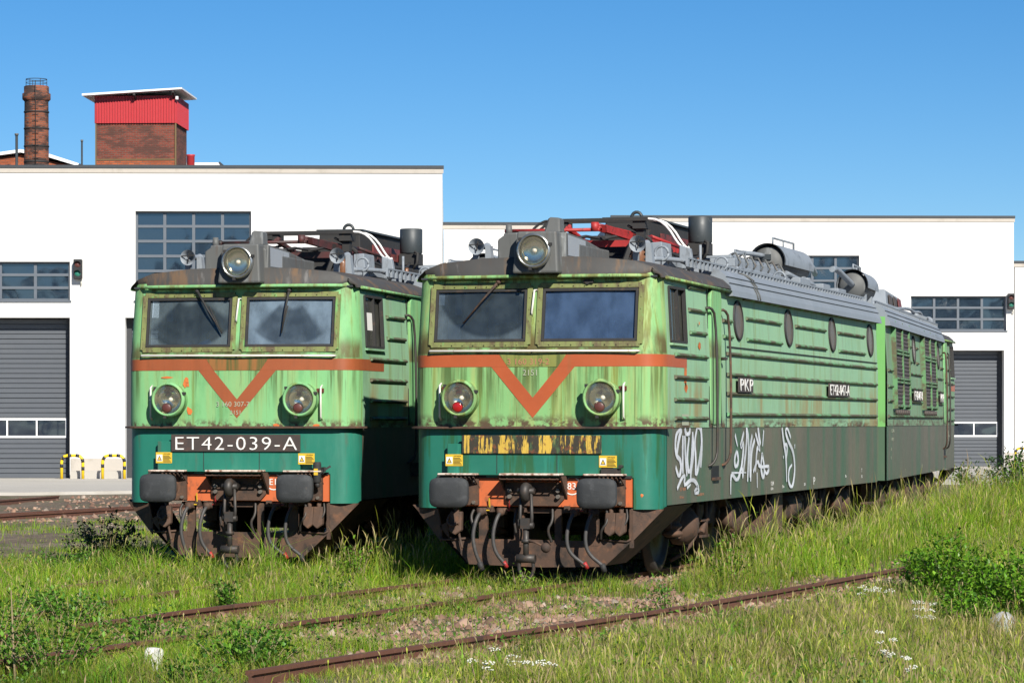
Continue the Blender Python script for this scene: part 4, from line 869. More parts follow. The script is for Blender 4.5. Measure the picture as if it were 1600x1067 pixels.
def gear_rest(P, o, isA):
    # --- air reservoirs with sun shields
    tx_, ty = (.62, 10.35) if isA else (-.66, 10.6)
    mx = 1 if isA else -1
    for (yy, L, r_) in ((ty, 2.1 if isA else 1.7, .235),):
        tk = P('air_reservoir', MB().lathe([(.001, -.07), (r_*.5, -.055), (r_*.85, -.02), (r_, .03), (r_, L-.03), (r_*.85, L+.02), (.001, L+.06)], (tx_, yy, 4.19), (0, 1, 0), 24), 'greyold')
        P('sun_shield', MB().lathe([(r_+.03, -.05), (r_+.03, L+.05), (r_+.04, L+.05), (r_+.04, -.05), (r_+.03, -.05)], (tx_, yy, 4.19), (0, 1, 0), 20, a0=-15, a1=195) if False else
          MB().sheet([[(tx_+(r_+.03)*math.cos(R(a)), y_, 4.19+(r_+.03)*math.sin(R(a))) for a in range(-10, 191, 10)] for y_ in (yy-.06, yy+L+.06)]).sheet([[(tx_+(r_+.042)*math.cos(R(a)), y_, 4.19+(r_+.042)*math.sin(R(a))) for a in range(-10, 191, 10)] for y_ in (yy-.06, yy+L+.06)]), 'greypaint', tk)
        P('reservoir_rail', MB().tube([(tx_+.02, yy+.25, 4.45), (tx_+.02, yy+.25, 4.56), (tx_+.02, yy+L-.25, 4.56), (tx_+.02, yy+L-.25, 4.45)], .016, 6).cyl((tx_+.02, yy+L*.5, 4.45), (tx_+.02, yy+L*.5, 4.56), .012, n=6), 'greypaint', tk)
        P('reservoir_saddle', MB().box(tx_-.2, tx_+.22, yy+.3, yy+.45, 3.8, 4.05).box(tx_-.2, tx_+.22, yy+L-.45, yy+L-.3, 3.8, 4.05), 'greypaint', tk)
        P('reservoir_plate', MB().box(tx_-.10, tx_+.06, yy-.09, yy-.06, 4.22, 4.30), 'drum', tk)
        if not isA: P('reservoir_pipe', MB().tube([(tx_, yy+L+.05, 4.20), (tx_+.05, yy+L+.5, 4.28), (tx_+.1, yy+L+1.6, 4.40), (tx_+.1, yy+L+2.2, 4.36)], .05, 8, 1), 'greypaint', tk)
    if isA:
        P('roof_air_pipe', MB().tube([(tx_-.35, 8.9, 4.1), (tx_-.3, 9.3, 4.27), (tx_-.2, 9.8, 4.30), (tx_-.05, 10.3, 4.28)], .035, 7, 1).tube([(1.0, 9.8, 4.0), (1.05, 10.6, 3.93), (1.08, 11.6, 3.90), (.95, 12.0, 3.9)], .035, 7, 1), 'greypaint')
        P('roof_fitting', MB().box(.85, 1.15, 10.1, 10.9, 3.8, 3.95).box(.80, 1.1, 12.2, 12.8, 3.8, 3.95).box(.9, 1.15, 13.2, 13.9, 3.8, 3.92).cyl((1.0, 11.4, 3.8), (1.0, 11.4, 4.0), .06, n=10), 'greypaint', bevel=.01)
        P('roof_handrail', MB().tube([(.5, 8.6, 4.1), (.5, 8.6, 4.28), (.5, 9.3, 4.28), (.5, 9.3, 4.1)], .014, 6), 'greypaint')
        P('link_pipe', MB().tube([(.55, 12.6, 4.40), (.55, 13.3, 4.40), (.55, 14.2, 4.30), (.5, 14.7, 4.22)], .05, 8, 1), 'greypaint')
    if o.get('unit') == 'B':
        P('louvered_box', MB().prism([(-.85, 4.6, 3.8), (-.85, 8.2, 3.8), (-.80, 8.0, 4.30), (-.80, 4.9, 4.24)], (1.0, 0, 0)), 'greypaint', bevel=.02)
        P('roof_step_box', MB().box(-1.0, .6, 2.6, 9.6, 3.8, 3.98), 'greypaint', bevel=.02)
        for k in range(3): P('box_louver', MB().prism([(-.865, 5.3+.9*k, 3.9), (-.865, 5.9+.9*k, 3.9), (-.825, 5.88+.9*k, 4.22), (-.825, 5.32+.9*k, 4.2)], (-.012, 0, 0)), 'louver' if k else 'redold')
        for k in range(5):
            P('insulator', MB().lathe([(.05, 0), (.10, .02), (.055, .05), (.10, .075), (.055, .10), (.09, .125), (.05, .15)], (-1.05, 3.0+.45*k, 3.82), (-.3, 0, 1), 12), 'greypaint')
        P('roof_cable', MB().tube([(-1.05, 3.0, 3.98), (-1.08, 3.9, 4.02), (-1.05, 4.8, 3.98), (-1.1, 6.5, 4.0), (-1.05, 9.0, 3.9)], .03, 6, 1), 'greypaint')

def under(P, o):
    # --- underframe, bogies
    P('underframe', MB().box(-1.15, 1.15, .7, LEN-.1, .95, 1.6), 'black')
    P('floor_equipment', MB().box(-1.0, 1.0, 6.8, 8.6, .35, .95), 'dark')
    for by in (4.15, 11.85):
        bf = P('bogie_frame', MB().box(-1.0, 1.0, by-.35, by+.35, .4, .8), 'rusty')
        for sx in (-1, 1): P('bogie_side', MB().box(min(sx*.98, sx*1.12), max(sx*.98, sx*1.12), by-2.1, by+2.1, .55, .80), 'rusty', bf)
        for dy in (-1.45, 1.45):
            y = by+dy
            for sx in (-1, 1):
                wh = P('wheel', MB().lathe([(.05, -.07), (.50, -.07), (.54, -.03), (.60, -.03), (.60, .0), (.575, .02), (.57, .07), (.50, .075), (.47, .03), (.15, .03), (.12, .08), (.001, .08)], (sx*.75, y, .575), (sx, 0, 0), 28), 'steeldark')
                ab = P('axle_box', MB().lathe([(.24, 0), (.25, .10), (.23, .20), (.15, .27), (.11, .30), (.001, .30)], (sx*1.0, y, .575), (sx, 0, 0), 20).prism([(sx*1.02, y-.5, .42), (sx*1.02, y+.5, .42), (sx*1.02, y+.22, .72), (sx*1.02, y-.22, .72)], (sx*.12, 0, 0)), 'rusty')
                for s2 in (-.48, .48):
                    m = MB(); m.lathe([(.07, 0), (.13, .03), (.13, .06), (.08, .09), (.12, .12), (.12, .15), (.08, .18), (.11, .21), (.11, .24), (.13, .27), (.12, .33), (.06, .36)], (sx*1.10, y+s2, .44), (0, 0, 1), 14)
                    P('spring', m, 'rusty', ab)
            P('axle', MB().cyl((-.8, y, .575), (.8, y, .575), .09, n=12), 'steeldark')
        for sx in (-1, 1):
            P('damper', MB().tube([(sx*1.22, by-.9, .45), (sx*1.25, by-.3, .95)], .045, 8), 'rusty', bf)
            P('brake_cylinder', MB().cyl((sx*1.18, by+.5, .6), (sx*1.34, by+.5, .6), .14, .13, 16), 'rusty', bf)
            P('swing_arm', MB().bar((sx*1.2, by+.2, .95), (sx*1.2, by+.6, .7), .12, .05), 'rusty', bf)
            P('sand_pipe', MB().tube([(sx*1.2, by-1.05, .95), (sx*1.22, by-1.05, .5), (sx*1.1, by-1.1, .25), (sx*.9, by-1.2, .12)], .028, 6, 1).tube([(sx*1.25, by-.75, .9), (sx*1.25, by-.75, .4)], .03, 6).bar((sx*1.25, by-1.05, .62), (sx*1.25, by-.6, .62), .03, .03).bar((sx*1.25, by-1.05, .42), (sx*1.25, by-.6, .42), .03, .03), 'rusty', bf)
    for sx in (-1, 1):
        P('sand_hopper', MB().prism([(sx*1.0, 6.5, .30), (sx*1.0, 7.95, .30), (sx*1.0, 7.95, .86), (sx*1.0, 7.3, .86)], (sx*.32, 0, 0)), 'rusty', bevel=.015)
        P('under_tank', MB().cyl((sx*1.15, 8.5, .62), (sx*1.15, 9.4, .62), .17, n=16), 'rusty')
        P('step_ladder', MB().bar((sx*1.4, 14.2, .88), (sx*1.4, 14.2, .35), .03, .05).bar((sx*1.4, 14.65, .88), (sx*1.4, 14.65, .35), .03, .05).bar((sx*1.4, 14.2, .55), (sx*1.4, 14.65, .55), .15, .03).bar((sx*1.4, 14.2, .36), (sx*1.4, 14.65, .36), .15, .03), 'rusty')
    if o.get('unit') == 'A':
        P('gangway', MB().box(-.5, .5, LEN+.04, LEN+.60, 1.3, 3.2), 'dark')
        P('rear_corner_post', MB().prism([(1.30, LEN+.04, .9), (1.46, LEN+.04, .9), (1.40, LEN+.25, .9), (1.30, LEN+.25, .9)], (0, 0, .85)), 'rusty')

I4 = Matrix.Identity(4)
locoA = empty('electric_locomotive', (0, 0, 0), 0,
    label='nearer green two-part electric locomotive with white graffiti and a blank rusty yellow number plate', cat='locomotive', group='electric locomotives standing side by side')
section(locoA, I4, dict(style=2, unit='A', number='ET42-047-A', graffiti=True))
MBx = Matrix.Translation((0, 15.45, 0)) @ Matrix.Rotation(R(3.8), 4, 'Z') @ Matrix.Translation((0, 15.15, 0)) @ Matrix.Rotation(math.pi, 4, 'Z')
section(locoA, MBx, dict(style=2, unit='B', number='ET42-047-B'))
loco1 = empty('electric_locomotive', (-4.20, 1.40, 0), R(3.3),
    label='green electric locomotive with number plate ET42-039-A, on the left', cat='locomotive', group='electric locomotives standing side by side')
section(loco1, I4, dict(style=1, unit='A', number='ET42-039-A'))

# ------------------------------------------------------------------ ground
RAIL_A = [(-2.35, -13), (-1.95, -9.9), (-1.82, -6.1), (-1.40, -2.9), (-1.10, -.2), (-.9, 2.5), (-.77, 6), (-.75, 15.4), (-1.74, 30.4), (-2.9, 45)]
RAIL_B = [(-.85, -13), (-.60, -10.8), (-.05, -6.6), (.12, -5.0), (.52, .3), (.66, 3), (.74, 6), (.75, 15.4), (-.24, 30.4), (-1.4, 45)]
RAIL_C = [(1.46, -12.85), (1.63, -11.34), (2.74, -4.43), (3.48, 3.89), (4.1, 12), (4.6, 20)]
def dense(pl, step=.25):
    out = []
    for a, b in zip(pl, pl[1:]):
        n = max(1, int(math.dist(a, b)/step))
        for k in range(n): out.append((a[0]+(b[0]-a[0])*k/n, a[1]+(b[1]-a[1])*k/n))
    return np.array(out+[pl[-1]])
def smooth_pl(pl, it=2):
    p = [Vector(a) for a in pl]
    for _ in range(it):
        q = [p[0]]
        for a, b in zip(p, p[1:]): q += [a*.75+b*.25, a*.25+b*.75]
        p = q+[p[-1]]
    return [(a.x, a.y) for a in p]
RAIL_A, RAIL_B, RAIL_C = smooth_pl(RAIL_A), smooth_pl(RAIL_B), smooth_pl(RAIL_C)
def xat(pl, Y):
    p = np.array(pl); return np.interp(Y, p[:, 1], p[:, 0])
def sstep(x, a, b): t = np.clip((x-a)/(b-a), 0, 1); return t*t*(3-2*t)
def vnoise(x, y, s, seed=0):
    """value noise on arrays"""
    x = x*s+seed*17.3; y = y*s+seed*9.1; xi = np.floor(x); yi = np.floor(y); fx = x-xi; fy_ = y-yi
    def h(a, b): v = np.sin(a*127.1+b*311.7+seed*74.7)*43758.5453; return v-np.floor(v)
    u = fx*fx*(3-2*fx); v = fy_*fy_*(3-2*fy_)
    return (h(xi, yi)*(1-u)+h(xi+1, yi)*u)*(1-v)+(h(xi, yi+1)*(1-u)+h(xi+1, yi+1)*u)*v
def ground_z(X, Y):
    X = np.asarray(X, float); Y = np.asarray(Y, float)
    dC = X-xat(RAIL_C, np.clip(Y, -13, 20))
    z = -.105 - .30*sstep(dC, .5, 2.6)*sstep(-Y, -12, -2) - .22*sstep(-Y, 11.5, 15)
    near = sstep(60-np.hypot(X, Y), 0, 20)
    z = z + near*(.06*(vnoise(X, Y, .9, 1)-.5)+.04*(vnoise(X, Y, 2.7, 2)-.5)) - .07*sstep(np.hypot(X, Y), 45, 60)
    z = z + .10*sstep(X, 1.7, 2.6)*(1-sstep(dC, -.9, -.3))*sstep(Y, 3, 10)*near
    return z
def axis(lo, hi, step, far):
    a = list(np.arange(lo, hi+1e-6, step)); k = step
    while a[0] > -far: k *= 1.6; a.insert(0, a[0]-k)
    k = step
    while a[-1] < far: k *= 1.6; a.append(a[-1]+k)
    return np.array(a)
gx = axis(-14, 12, .3, 1800); gy = axis(-22, 34, .3, 1800)
GXm, GYm = np.meshgrid(gx, gy); GZ = ground_z(GXm, GYm)
nx_ = len(gx); ny_ = len(gy)
gv = np.stack([GXm.ravel(), GYm.ravel(), GZ.ravel()], 1)
ii = np.arange(nx_*ny_).reshape(ny_, nx_)
gf = np.stack([ii[:-1, :-1], ii[:-1, 1:], ii[1:, 1:], ii[1:, :-1]], -1).reshape(-1, 4)
gm = bpy.data.meshes.new('ground'); gm.from_pydata(gv.tolist(), [], gf.tolist()); gm.materials.append(MATS['ground'])
gm.polygons.foreach_set('use_smooth', [True]*len(gf))
go = bpy.data.objects.new('ground', gm); COL.objects.link(go); tag(go, label='weedy bare earth of the old railway yard', kind='structure')

# ------------------------------------------------------------------ halls (frame: x along the facade, -y towards the yard)
rv = (math.cos(TH), math.sin(TH)); dv = (-math.sin(TH), math.cos(TH))
def cpos(x, D, z=0.0): return (CAMX+x*rv[0]+D*dv[0], CAMY+x*rv[1]+D*dv[1], z)
FR = TH+R(1.2)
def facade(root, name, x0, x1, H, ops, depth=24.0, y0=0.0, z0=-.2):
    """wall with real openings (xa, xb, za, zb, reveal depth) and a dark parapet"""
    xs = sorted({x0, x1, *[o[0] for o in ops], *[o[1] for o in ops]}); zs = sorted({z0, H, *[o[2] for o in ops], *[o[3] for o in ops]})
    def skip(a, b):
        x = (xs[b]+xs[b+1])/2; z = (zs[a]+zs[a+1])/2
        return any(o[0] < x < o[1] and o[2] < z < o[3] for o in ops)
    m = MB(); m.sheet([[(x, y0, z) for x in xs] for z in zs], False, skip)
    for (a, b, c, d, r_) in ops:
        m.poly([(a, y0, c), (a, y0, d), (a, y0+r_, d), (a, y0+r_, c)]).poly([(b, y0, d), (b, y0, c), (b, y0+r_, c), (b, y0+r_, d)])
        m.poly([(a, y0, d), (b, y0, d), (b, y0+r_, d), (a, y0+r_, d)]).poly([(b, y0, c), (a, y0, c), (a, y0+r_, c), (b, y0+r_, c)])
    m.poly([(x0, y0, z0), (x0, y0, H), (x0, y0+depth, H), (x0, y0+depth, z0)]).poly([(x1, y0, H), (x1, y0, z0), (x1, y0+depth, z0), (x1, y0+depth, H)])
    m.poly([(x0, y0+depth, H), (x1, y0+depth, H), (x1, y0+depth, z0), (x0, y0+depth, z0)])
    m.poly([(x0, y0, H-.02), (x1, y0, H-.02), (x1, y0+depth, H-.02), (x0, y0+depth, H-.02)])
    m.build(name, 'render', root)
    MB().box(x0-.05, x1+.05, y0-.06, y0+.35, H, H+.10).build('parapet_flashing', 'flashing', root)
    MB().box(x0-.04, x1+.04, y0-.03, y0-.004, H-.16, H-.004).build('parapet_trim', 'plinth', root)
def window_grid(root, a, b, c, d, nx, nz, y=.16):
    w = MB().box(a, b, y, y+.08, d-.07, d).box(a, b, y, y+.08, c, c+.07).box(a, a+.07, y+.001, y+.079, c+.07, d-.07).box(b-.07, b, y+.001, y+.079, c+.07, d-.07).build('window_frame', 'mullion', root)
    MB().box(a-.05, b+.05, -.05, y-.002, c-.05, c).build('window_sill', 'mullion', w)
    for k in range(1, nx): x = a+(b-a)*k/nx; MB().box(x-.05, x+.05, y-.006, y+.07, c+.07, d-.07).build('mullion', 'mullion', w)
    for k in range(1, nz): z = c+(d-c)*k/nz; MB().box(a+.07, b-.07, y-.01, y+.065, z-.045, z+.045).build('transom', 'mullion', w)
    for i in range(nx):
        for j in range(nz):
            xa = a+(b-a)*i/nx; za = c+(d-c)*j/nz; t = rng.uniform(-.004, .004)
            MB().poly([(xa, y+.04+t, za), (xa+(b-a)/nx, y+.04-t, za), (xa+(b-a)/nx, y+.04-t, za+(d-c)/nz), (xa, y+.04+t, za+(d-c)/nz)]).build('pane', 'hallglass', w)
def sect_door(root, a, b, H, y, zw0, zw1, npane, pitch, first=0.0):
    MB().box(a, b, y+.12, y+.16, -.1, H).build('door_backing', 'doorreveal', root)
    for (p, q) in ((b-.17, b), (a, a+.17)): MB().box(p, q, y-.10, y+.10, -.1, H).build('door_track', 'doorreveal', root)
    z = -.05; k = 0
    while z < H-.05:
        z1 = min(z+.66, H); 
        if z < zw0 < z1: z1 = zw0
        if abs(z-zw0) < .01:
            z1 = zw1
            f = MB().box(a+.17, b-.17, y, y+.06, z+.005, z+.075).box(a+.17, b-.17, y, y+.06, z1-.075, z1-.005)
            f = f.build('window_panel', 'whiteframe', root); x = b-.17
            n = 0
            while x > a+.3:
                MB().box(x-.05, x+.0, y-.002, y+.055, z+.075, z1-.075).build('stile', 'whiteframe', f)
                xl = max(a+.17, x-pitch); MB().box(xl+.03, x-.05, y+.03, y+.04, z+.08, z1-.08).build('pane', 'hallglass', f); x -= pitch; n += 1
        else:
            m = MB(); n = max(1, round((z1-z)/.165)); pr = []
            for j in range(n):
                h0 = z+(z1-z)*j/n; h1 = z+(z1-z)*(j+1)/n; pr += [(y+.030, h0+.004), (y, h0+.022), (y, h1-.016), (y+.030, h1-.003)]
            m.sheet([[(a+.16, p[0], p[1]) for p in pr], [(b-.16, p[0], p[1]) for p in pr]], False)
            m.build('door_panel', 'doorpanel', root)
        z = z1; k += 1

hallL = empty('industrial_hall', cpos(0, 102.7), FR, label='tall white workshop hall on the left with a grey sectional door', cat='building', group='white workshop halls')
FW, DW = .30, .70
opsL = [(-19.4, -14.74, -.05, 5.31, DW), (-19.4, -14.74, 5.88, 7.17, FW), (-12.56, -8.71, 5.88, 8.86, FW), (-12.9, -8.4, -.05, 5.31, DW)]
facade(hallL, 'facade_wall', -30, -2.33, 10.29, opsL)
for (a, b, c, d, _), nx, nz in ((opsL[1], 4, 3), (opsL[2], 4, 6)): window_grid(hallL, a, b, c, d, nx, nz)
sect_door(hallL, -19.4, -14.74, 5.31, DW-.12, 1.30, 1.97, 4, .985)
sect_door(hallL, -12.9, -8.4, 5.31, DW-.12, 1.30, 1.97, 4, .985)
for (xa, xb) in ((-14.70, -12.94), (-8.36, -2.36)): MB().box(xa, xb, -.04, -.002, -.1, .62).build('plinth_strip', 'plinth', hallL)
for (xa, xb) in ((-14.66, -12.95), (-8.3, -2.4)): MB().box(xa, xb, -.55, -.045, -.1, .22).build('kerb_block', 'concrete', hallL)
facade(hallL, 'link_wall', -2.30, 2.35, 9.25, [], 18, 13.0)

hallR = empty('industrial_hall', cpos(0, 129), FR, label='long white workshop hall behind the locomotives on the right', cat='building', group='white workshop halls')
opsR = [(16.8, 20.83, 5.68, 7.13, FW), (10.7, 14.62, 5.68, 8.83, FW), (16.1, 20.74, -.1, 4.85, DW), (10.4, 14.9, -.1, 4.85, DW)]
facade(hallR, 'facade_wall', 4.2, 21.15, 10.41, opsR)
window_grid(hallR, *opsR[0][:4], 4, 3); window_grid(hallR, *opsR[1][:4], 4, 6)
sect_door(hallR, 16.1, 20.74, 4.85, DW-.12, 1.2, 1.85, 4, .985); sect_door(hallR, 10.4, 14.9, 4.85, DW-.12, 1.2, 1.85, 4, .985)
MB().box(20.78, 30, -.04, -.002, -.2, .55).build('plinth_strip', 'plinth', hallR)
facade(hallR, 'low_wall', 21.20, 46, 8.52, [], 24, .05)
# concrete apron in front of the halls
ap = MB(); pts = [cpos(-45, 82), cpos(-13.0, 82), cpos(-8, 86), cpos(0, 96), cpos(8, 100), cpos(18, 96), cpos(40, 92), cpos(40, 135), cpos(-45, 135)]
ap.prism([(x, y, -.16) for x, y, z in pts], (0, 0, .12))
apo = ap.build('pavement', 'concrete'); tag(apo, label='pale concrete apron in front of the workshop halls', kind='structure')

def signal(x, z, D, label):
    s = empty('signal_light', cpos(x, D, 0), FR, label=label, cat='signal light', group='door signal lights on the halls')
    MB().box(-.14, .14, -.28, -.05, z-.33, z+.33).build('housing', 'hoopblack', s, bevel=.02)
    MB().bar((0, -.05, z), (0, .03, z), .08, .08).build('bracket', 'dark', s)
    for dz, mt in ((.16, 'redlensdull'), (-.14, 'teal1')):
        l = MB().lathe([(.10, 0), (.08, .02), (.001, .03)], (0, -.28, z+dz), (0, -1, 0), 14).build('signal_lens', mt, s)
        MB().lathe([(.12, 0), (.12, .12)], (0, -.28, z+dz), (0, -1, -.1), 12, a0=20, a1=160).build('visor', 'hoopblack', l)
    MB().tube([(.05, -.1, z-.33), (.1, -.1, z-.45), (.08, -.02, z-.55)], .02, 5).build('cable', 'cream', s)
def fpos(x, D):      # a facade-local x on the rotated facade
    a = FR-TH; return x*math.cos(a), D+x*math.sin(a)
x_, D_ = fpos(-14.45, 102.7); signal(x_, 6.91, D_, 'small red and green signal light beside the left hall door')
x_, D_ = fpos(21.0, 129); signal(x_, 6.9, D_, 'small red and green signal light high on the right hall corner')
def hoop(xa, xb, D, h, label):
    s = empty('hoop_barrier', cpos((xa+xb)/2, D, -.05), TH, label=label, cat='barrier', group='yellow and black hoop barriers')
    w = (xb-xa)/2; r_ = .05; path = [(-w, 0, 0), (-w, 0, h-.2)]+[(-w+.18-.18*math.cos(R(a)), 0, h-.2+.2*math.sin(R(a))) for a in (30, 60, 90)]+[(0, 0, h)]
    path += [(-p[0], 0, p[2]) for p in path[-2::-1]]
    L = [0]
    for a, b in zip(path, path[1:]): L.append(L[-1]+math.dist(a, b))
    def at(t):
        for k in range(len(path)-1):
            if t <= L[k+1]: f = (t-L[k])/(L[k+1]-L[k]); return tuple(path[k][i]+(path[k+1][i]-path[k][i])*f for i in range(3))
        return path[-1]
    MB().tube(path, r_, 10).build('hoop_tube', 'hoopyellow', s)
    t = .38
    while t < L[-1]-.35:
        MB().tube([at(t), at(t+.06), at(t+.12)], r_+.003, 10).build('black_band', 'hoopblack', s); t += .26
hoop(-14.85, -14.15, 101.3, .78, 'yellow and black hoop barrier next to the left hall door')
hoop(-13.50, -12.78, 101.3, .78, 'yellow and black hoop barrier next to the left locomotive')
hoop(20.75, 21.6, 126.6, .80, 'yellow and black hoop barrier at the right edge by the hall')

# ------------------------------------------------------------------ brick buildings behind the hall
def bpx(px, D): return (px-800)*D/4800
tw = empty('brick_tower', cpos(bpx(211, 150)+.1, 152.1), TH-R(2.5), label='square brick tower with red corrugated cladding and white roof', cat='tower')
MB().box(-1.92, 1.92, -1.92, 1.92, -.2, 16.5).build('wall', 'brickdark', tw)
MB().box(-1.95, 1.95, -1.945, -1.925, 14.2, 14.62).build('brick_band', 'brickorange', tw)
MB().box(-1.96, 1.96, -1.97, -1.95, 14.62, 14.68).box(1.925, 2.0, -1.99, -1.90, 14.0, 16.45).box(-1.99, -1.925, -1.99, -1.90, 14.0, 16.45).build('trim', 'woodtrim', tw)
m = MB(); n = 60
def corr(a, b, out):
    rows = []
    for z in (16.42, 17.75):
        r_ = []
        for k in range(n*2+1):
            f = k/(n*2); off = .035 if (k//2) % 2 else 0.0
            r_.append((a[0]+(b[0]-a[0])*f+out[0]*off, a[1]+(b[1]-a[1])*f+out[1]*off, z))
        rows.append(r_)
    m.sheet(rows, False)
corr((-1.99, -1.99), (1.99, -1.99), (0, -1)); corr((1.99, -1.99), (1.99, 1.99), (1, 0)); corr((1.99, 1.99), (-1.99, 1.99), (0, 1)); corr((-1.99, 1.99), (-1.99, -1.99), (-1, 0))
m.build('cladding', 'redclad', tw)
m = MB(); m.prism([(-2.55, -2.5, 17.72), (2.35, -2.5, 18.02), (2.35, -2.5, 18.10), (-2.55, -2.5, 17.82)], (0, 5.0, 0)); m.build('roof', 'whiteroof', tw)
m = MB(); m.box(-1.9, 1.9, -1.9, 1.9, 17.5, 17.72).bar((0, -2.45, 17.78), (0, -1.9, 17.55), .1, .1).bar((1.9, -2.45, 17.9), (1.9, -1.9, 17.6), .1, .1); m.build('roof_bracket', 'dark', tw)
MB().box(2.0, 2.12, -2.2, -2.08, 17.55, 17.7).build('floodlight', 'whiteframe', tw)

ch = empty('brick_chimney', cpos(bpx(57, 148), 148), TH, label='old round brick chimney with iron bands and a top ring', cat='chimney')
MB().lathe([(.66, -.2), (.585, 16.2), (.575, 17.3)], (0, 0, 0), (0, 0, 1), 24).build('shaft', 'brickchim', ch)
MB().lathe([(.575, 17.25), (.68, 17.35), (.68, 17.62), (.60, 17.66), (.60, 17.95), (.56, 17.99), (.3, 17.99)], (0, 0, 0), (0, 0, 1), 24).build('collar', 'brickchim', ch)
for z in (14.3, 15.05, 15.9, 16.7): MB().lathe([(.59, 0), (.612, .01), (.612, .07), (.59, .08)], (0, 0, z), (0, 0, 1), 24).build('iron_band', 'dark', ch)
m = MB().tube([(.05, -.66, 13.5), (.05, -.62, 17.2), (.05, -.72, 17.6), (.05, -.66, 18.2)], .022, 5)
for z in np.arange(13.6, 17.2, .3): m.bar((-.1, -.64, z), (.2, -.64, z), .02, .02)
m.build('ladder', 'dark', ch)
m = MB().tube([(.5*math.cos(a), .5*math.sin(a), 18.32) for a in [k*math.pi/10 for k in range(21)]], .018, 5).tube([(.5*math.cos(a), .5*math.sin(a), 18.15) for a in [k*math.pi/10 for k in range(21)]], .012, 5)
for k in range(6): a = k*math.pi/3; m.cyl((.5*math.cos(a), .5*math.sin(a), 17.95), (.5*math.cos(a), .5*math.sin(a), 18.33), .015, n=5)
m.build('guard_ring', 'dark', ch)
gb = empty('brick_building', cpos(bpx(33, 158), 158), TH, label='low brick building with white gable roof behind the chimney', cat='building')
MB().prism([(-4.5, 0, 0), (3.1, 0, 0), (3.1, 0, 14.9), (1.2, 0, 15.3), (0, 0, 15.55), (-4.5, 0, 14.9)], (0, 12, 0)).build('wall', 'brickorange', gb)
MB().prism([(-4.8, -.3, 15.0), (0, -.3, 15.66), (1.5, -.3, 15.4), (3.3, -.3, 14.85), (3.3, -.3, 15.0), (1.5, -.3, 15.58), (0, -.3, 15.82), (-4.8, -.3, 15.15)], (0, 12.6, 0)).build('roof', 'whiteroof', gb)
for (px, ya, yb, D, lb) in ((26, 212, 240, 156, 'thin grey flue pipe left of the brick chimney'), (128, 222, 262, 146, 'thin dark mast between chimney and brick tower')):
    z1 = 1.84+(659-ya)*D/4800
    s = empty('mast', cpos(bpx(px, D), D, 0), TH, label=lb, cat='mast')
    MB().cyl((0, 0, -.2), (0, 0, z1), .07 if px < 100 else .045, n=8).build('pole', 'drum', s); MB().cyl((0, 0, z1), (0, 0, z1+.1), .1 if px < 100 else .06, n=8).build('cap', 'greyold', s)
wb = empty('rooftop_building', cpos(bpx(322, 165), 165), TH, label='white flat-roofed building top just right of the brick tower', cat='building')
MB().prism([(-1.2, 0, 0), (1.05, 0, 0), (1.05, 0, 15.3), (.7, 0, 15.75), (-1.2, 0, 15.75)], (0, 6, 0)).build('wall', 'whiteroof', wb)
MB().prism([(.74, -.05, 15.80), (1.15, -.05, 15.28), (1.07, -.05, 15.26), (.68, -.05, 15.76)], (0, 6.1, 0)).build('roof_edge', 'flashing', wb)
dr = empty('red_flue', cpos(bpx(298, 163), 163), TH, label='short red round flue beside the brick tower', cat='flue')
MB().lathe([(.21, 0), (.21, 15.9), (.23, 15.92), (.23, 16.0), (.001, 16.0)], (0, 0, 0), (0, 0, 1), 16).build('flue_pipe', 'redclad', dr)
for px in (338, 590): pass

# ------------------------------------------------------------------ rails
def rail(pl, label, mat='railrust', z=0.0, group='rusty rails in the yard', clips=True, jnt=None):
    prof = [(-.036, 0), (.036, 0), (.036, -.03), (.012, -.045), (.012, -.13), (.07, -.15), (.07, -.165), (-.07, -.165), (-.07, -.15), (-.012, -.13), (-.012, -.045), (-.036, -.03)]
    d = dense(pl, .6); m = MB(); rows = []
    for k in range(len(d)):
        t = d[min(k+1, len(d)-1)]-d[max(k-1, 0)]; t = t/np.linalg.norm(t); nn = np.array([t[1], -t[0]])
        rows.append([(d[k][0]+nn[0]*a, d[k][1]+nn[1]*a, z+b) for a, b in prof+[prof[0]]])
    m.sheet(rows, False); m.poly(list(reversed(rows[0][:-1]))); m.poly(rows[-1][:-1])
    s = m.build('rail', mat)
    tag(s, label, 'rail', group)
    if clips:
        for k in range(1, len(d)-1, 1):
            if k % 1 == 0 and d[k][1] < 12:
                t = d[k+1]-d[k-1]; a = math.atan2(t[1], t[0])
                c = MB().box(-.07, .07, -.13, .13, -.195, -.152).cyl((0, -.10, -.16), (0, -.10, -.10), .022, n=6).cyl((0, .10, -.16), (0, .10, -.10), .022, n=6).build('rail_chair', mat, s)
                c.location = (d[k][0], d[k][1], z); c.rotation_euler = (0, 0, a)
    if jnt:
        for (x, y) in jnt:
            i = int(np.argmin((d[:, 0]-x)**2+(d[:, 1]-y)**2)); i = min(max(i, 1), len(d)-2); t = d[i+1]-d[i-1]; a = math.atan2(t[1], t[0])
            c = MB().box(-.35, .35, -.04, -.014, -.125, -.05).box(-.35, .35, .014, .04, -.125, -.05)
            for k in range(4): c.cyl((-.26+.17*k, -.075, -.09), (-.26+.17*k, .075, -.09), .022, n=6)
            c = c.build('fishplate', mat, s); c.location = (d[i][0], d[i][1], z); c.rotation_euler = (0, 0, a)
    return s
rail(RAIL_A, 'left rail of the track under the graffitied locomotive')
rail(RAIL_B, 'right rail of the track under the graffitied locomotive')
rail(RAIL_C, 'clearest rusty rail running across the foreground, right of the locomotives', jnt=[(3.1, -.5), (1.6, -11.5)])
def l1(x, y): c, s_ = math.cos(R(3.3)), math.sin(R(3.3)); return (-4.263+x*c-y*s_, 1.40+x*s_+y*c)
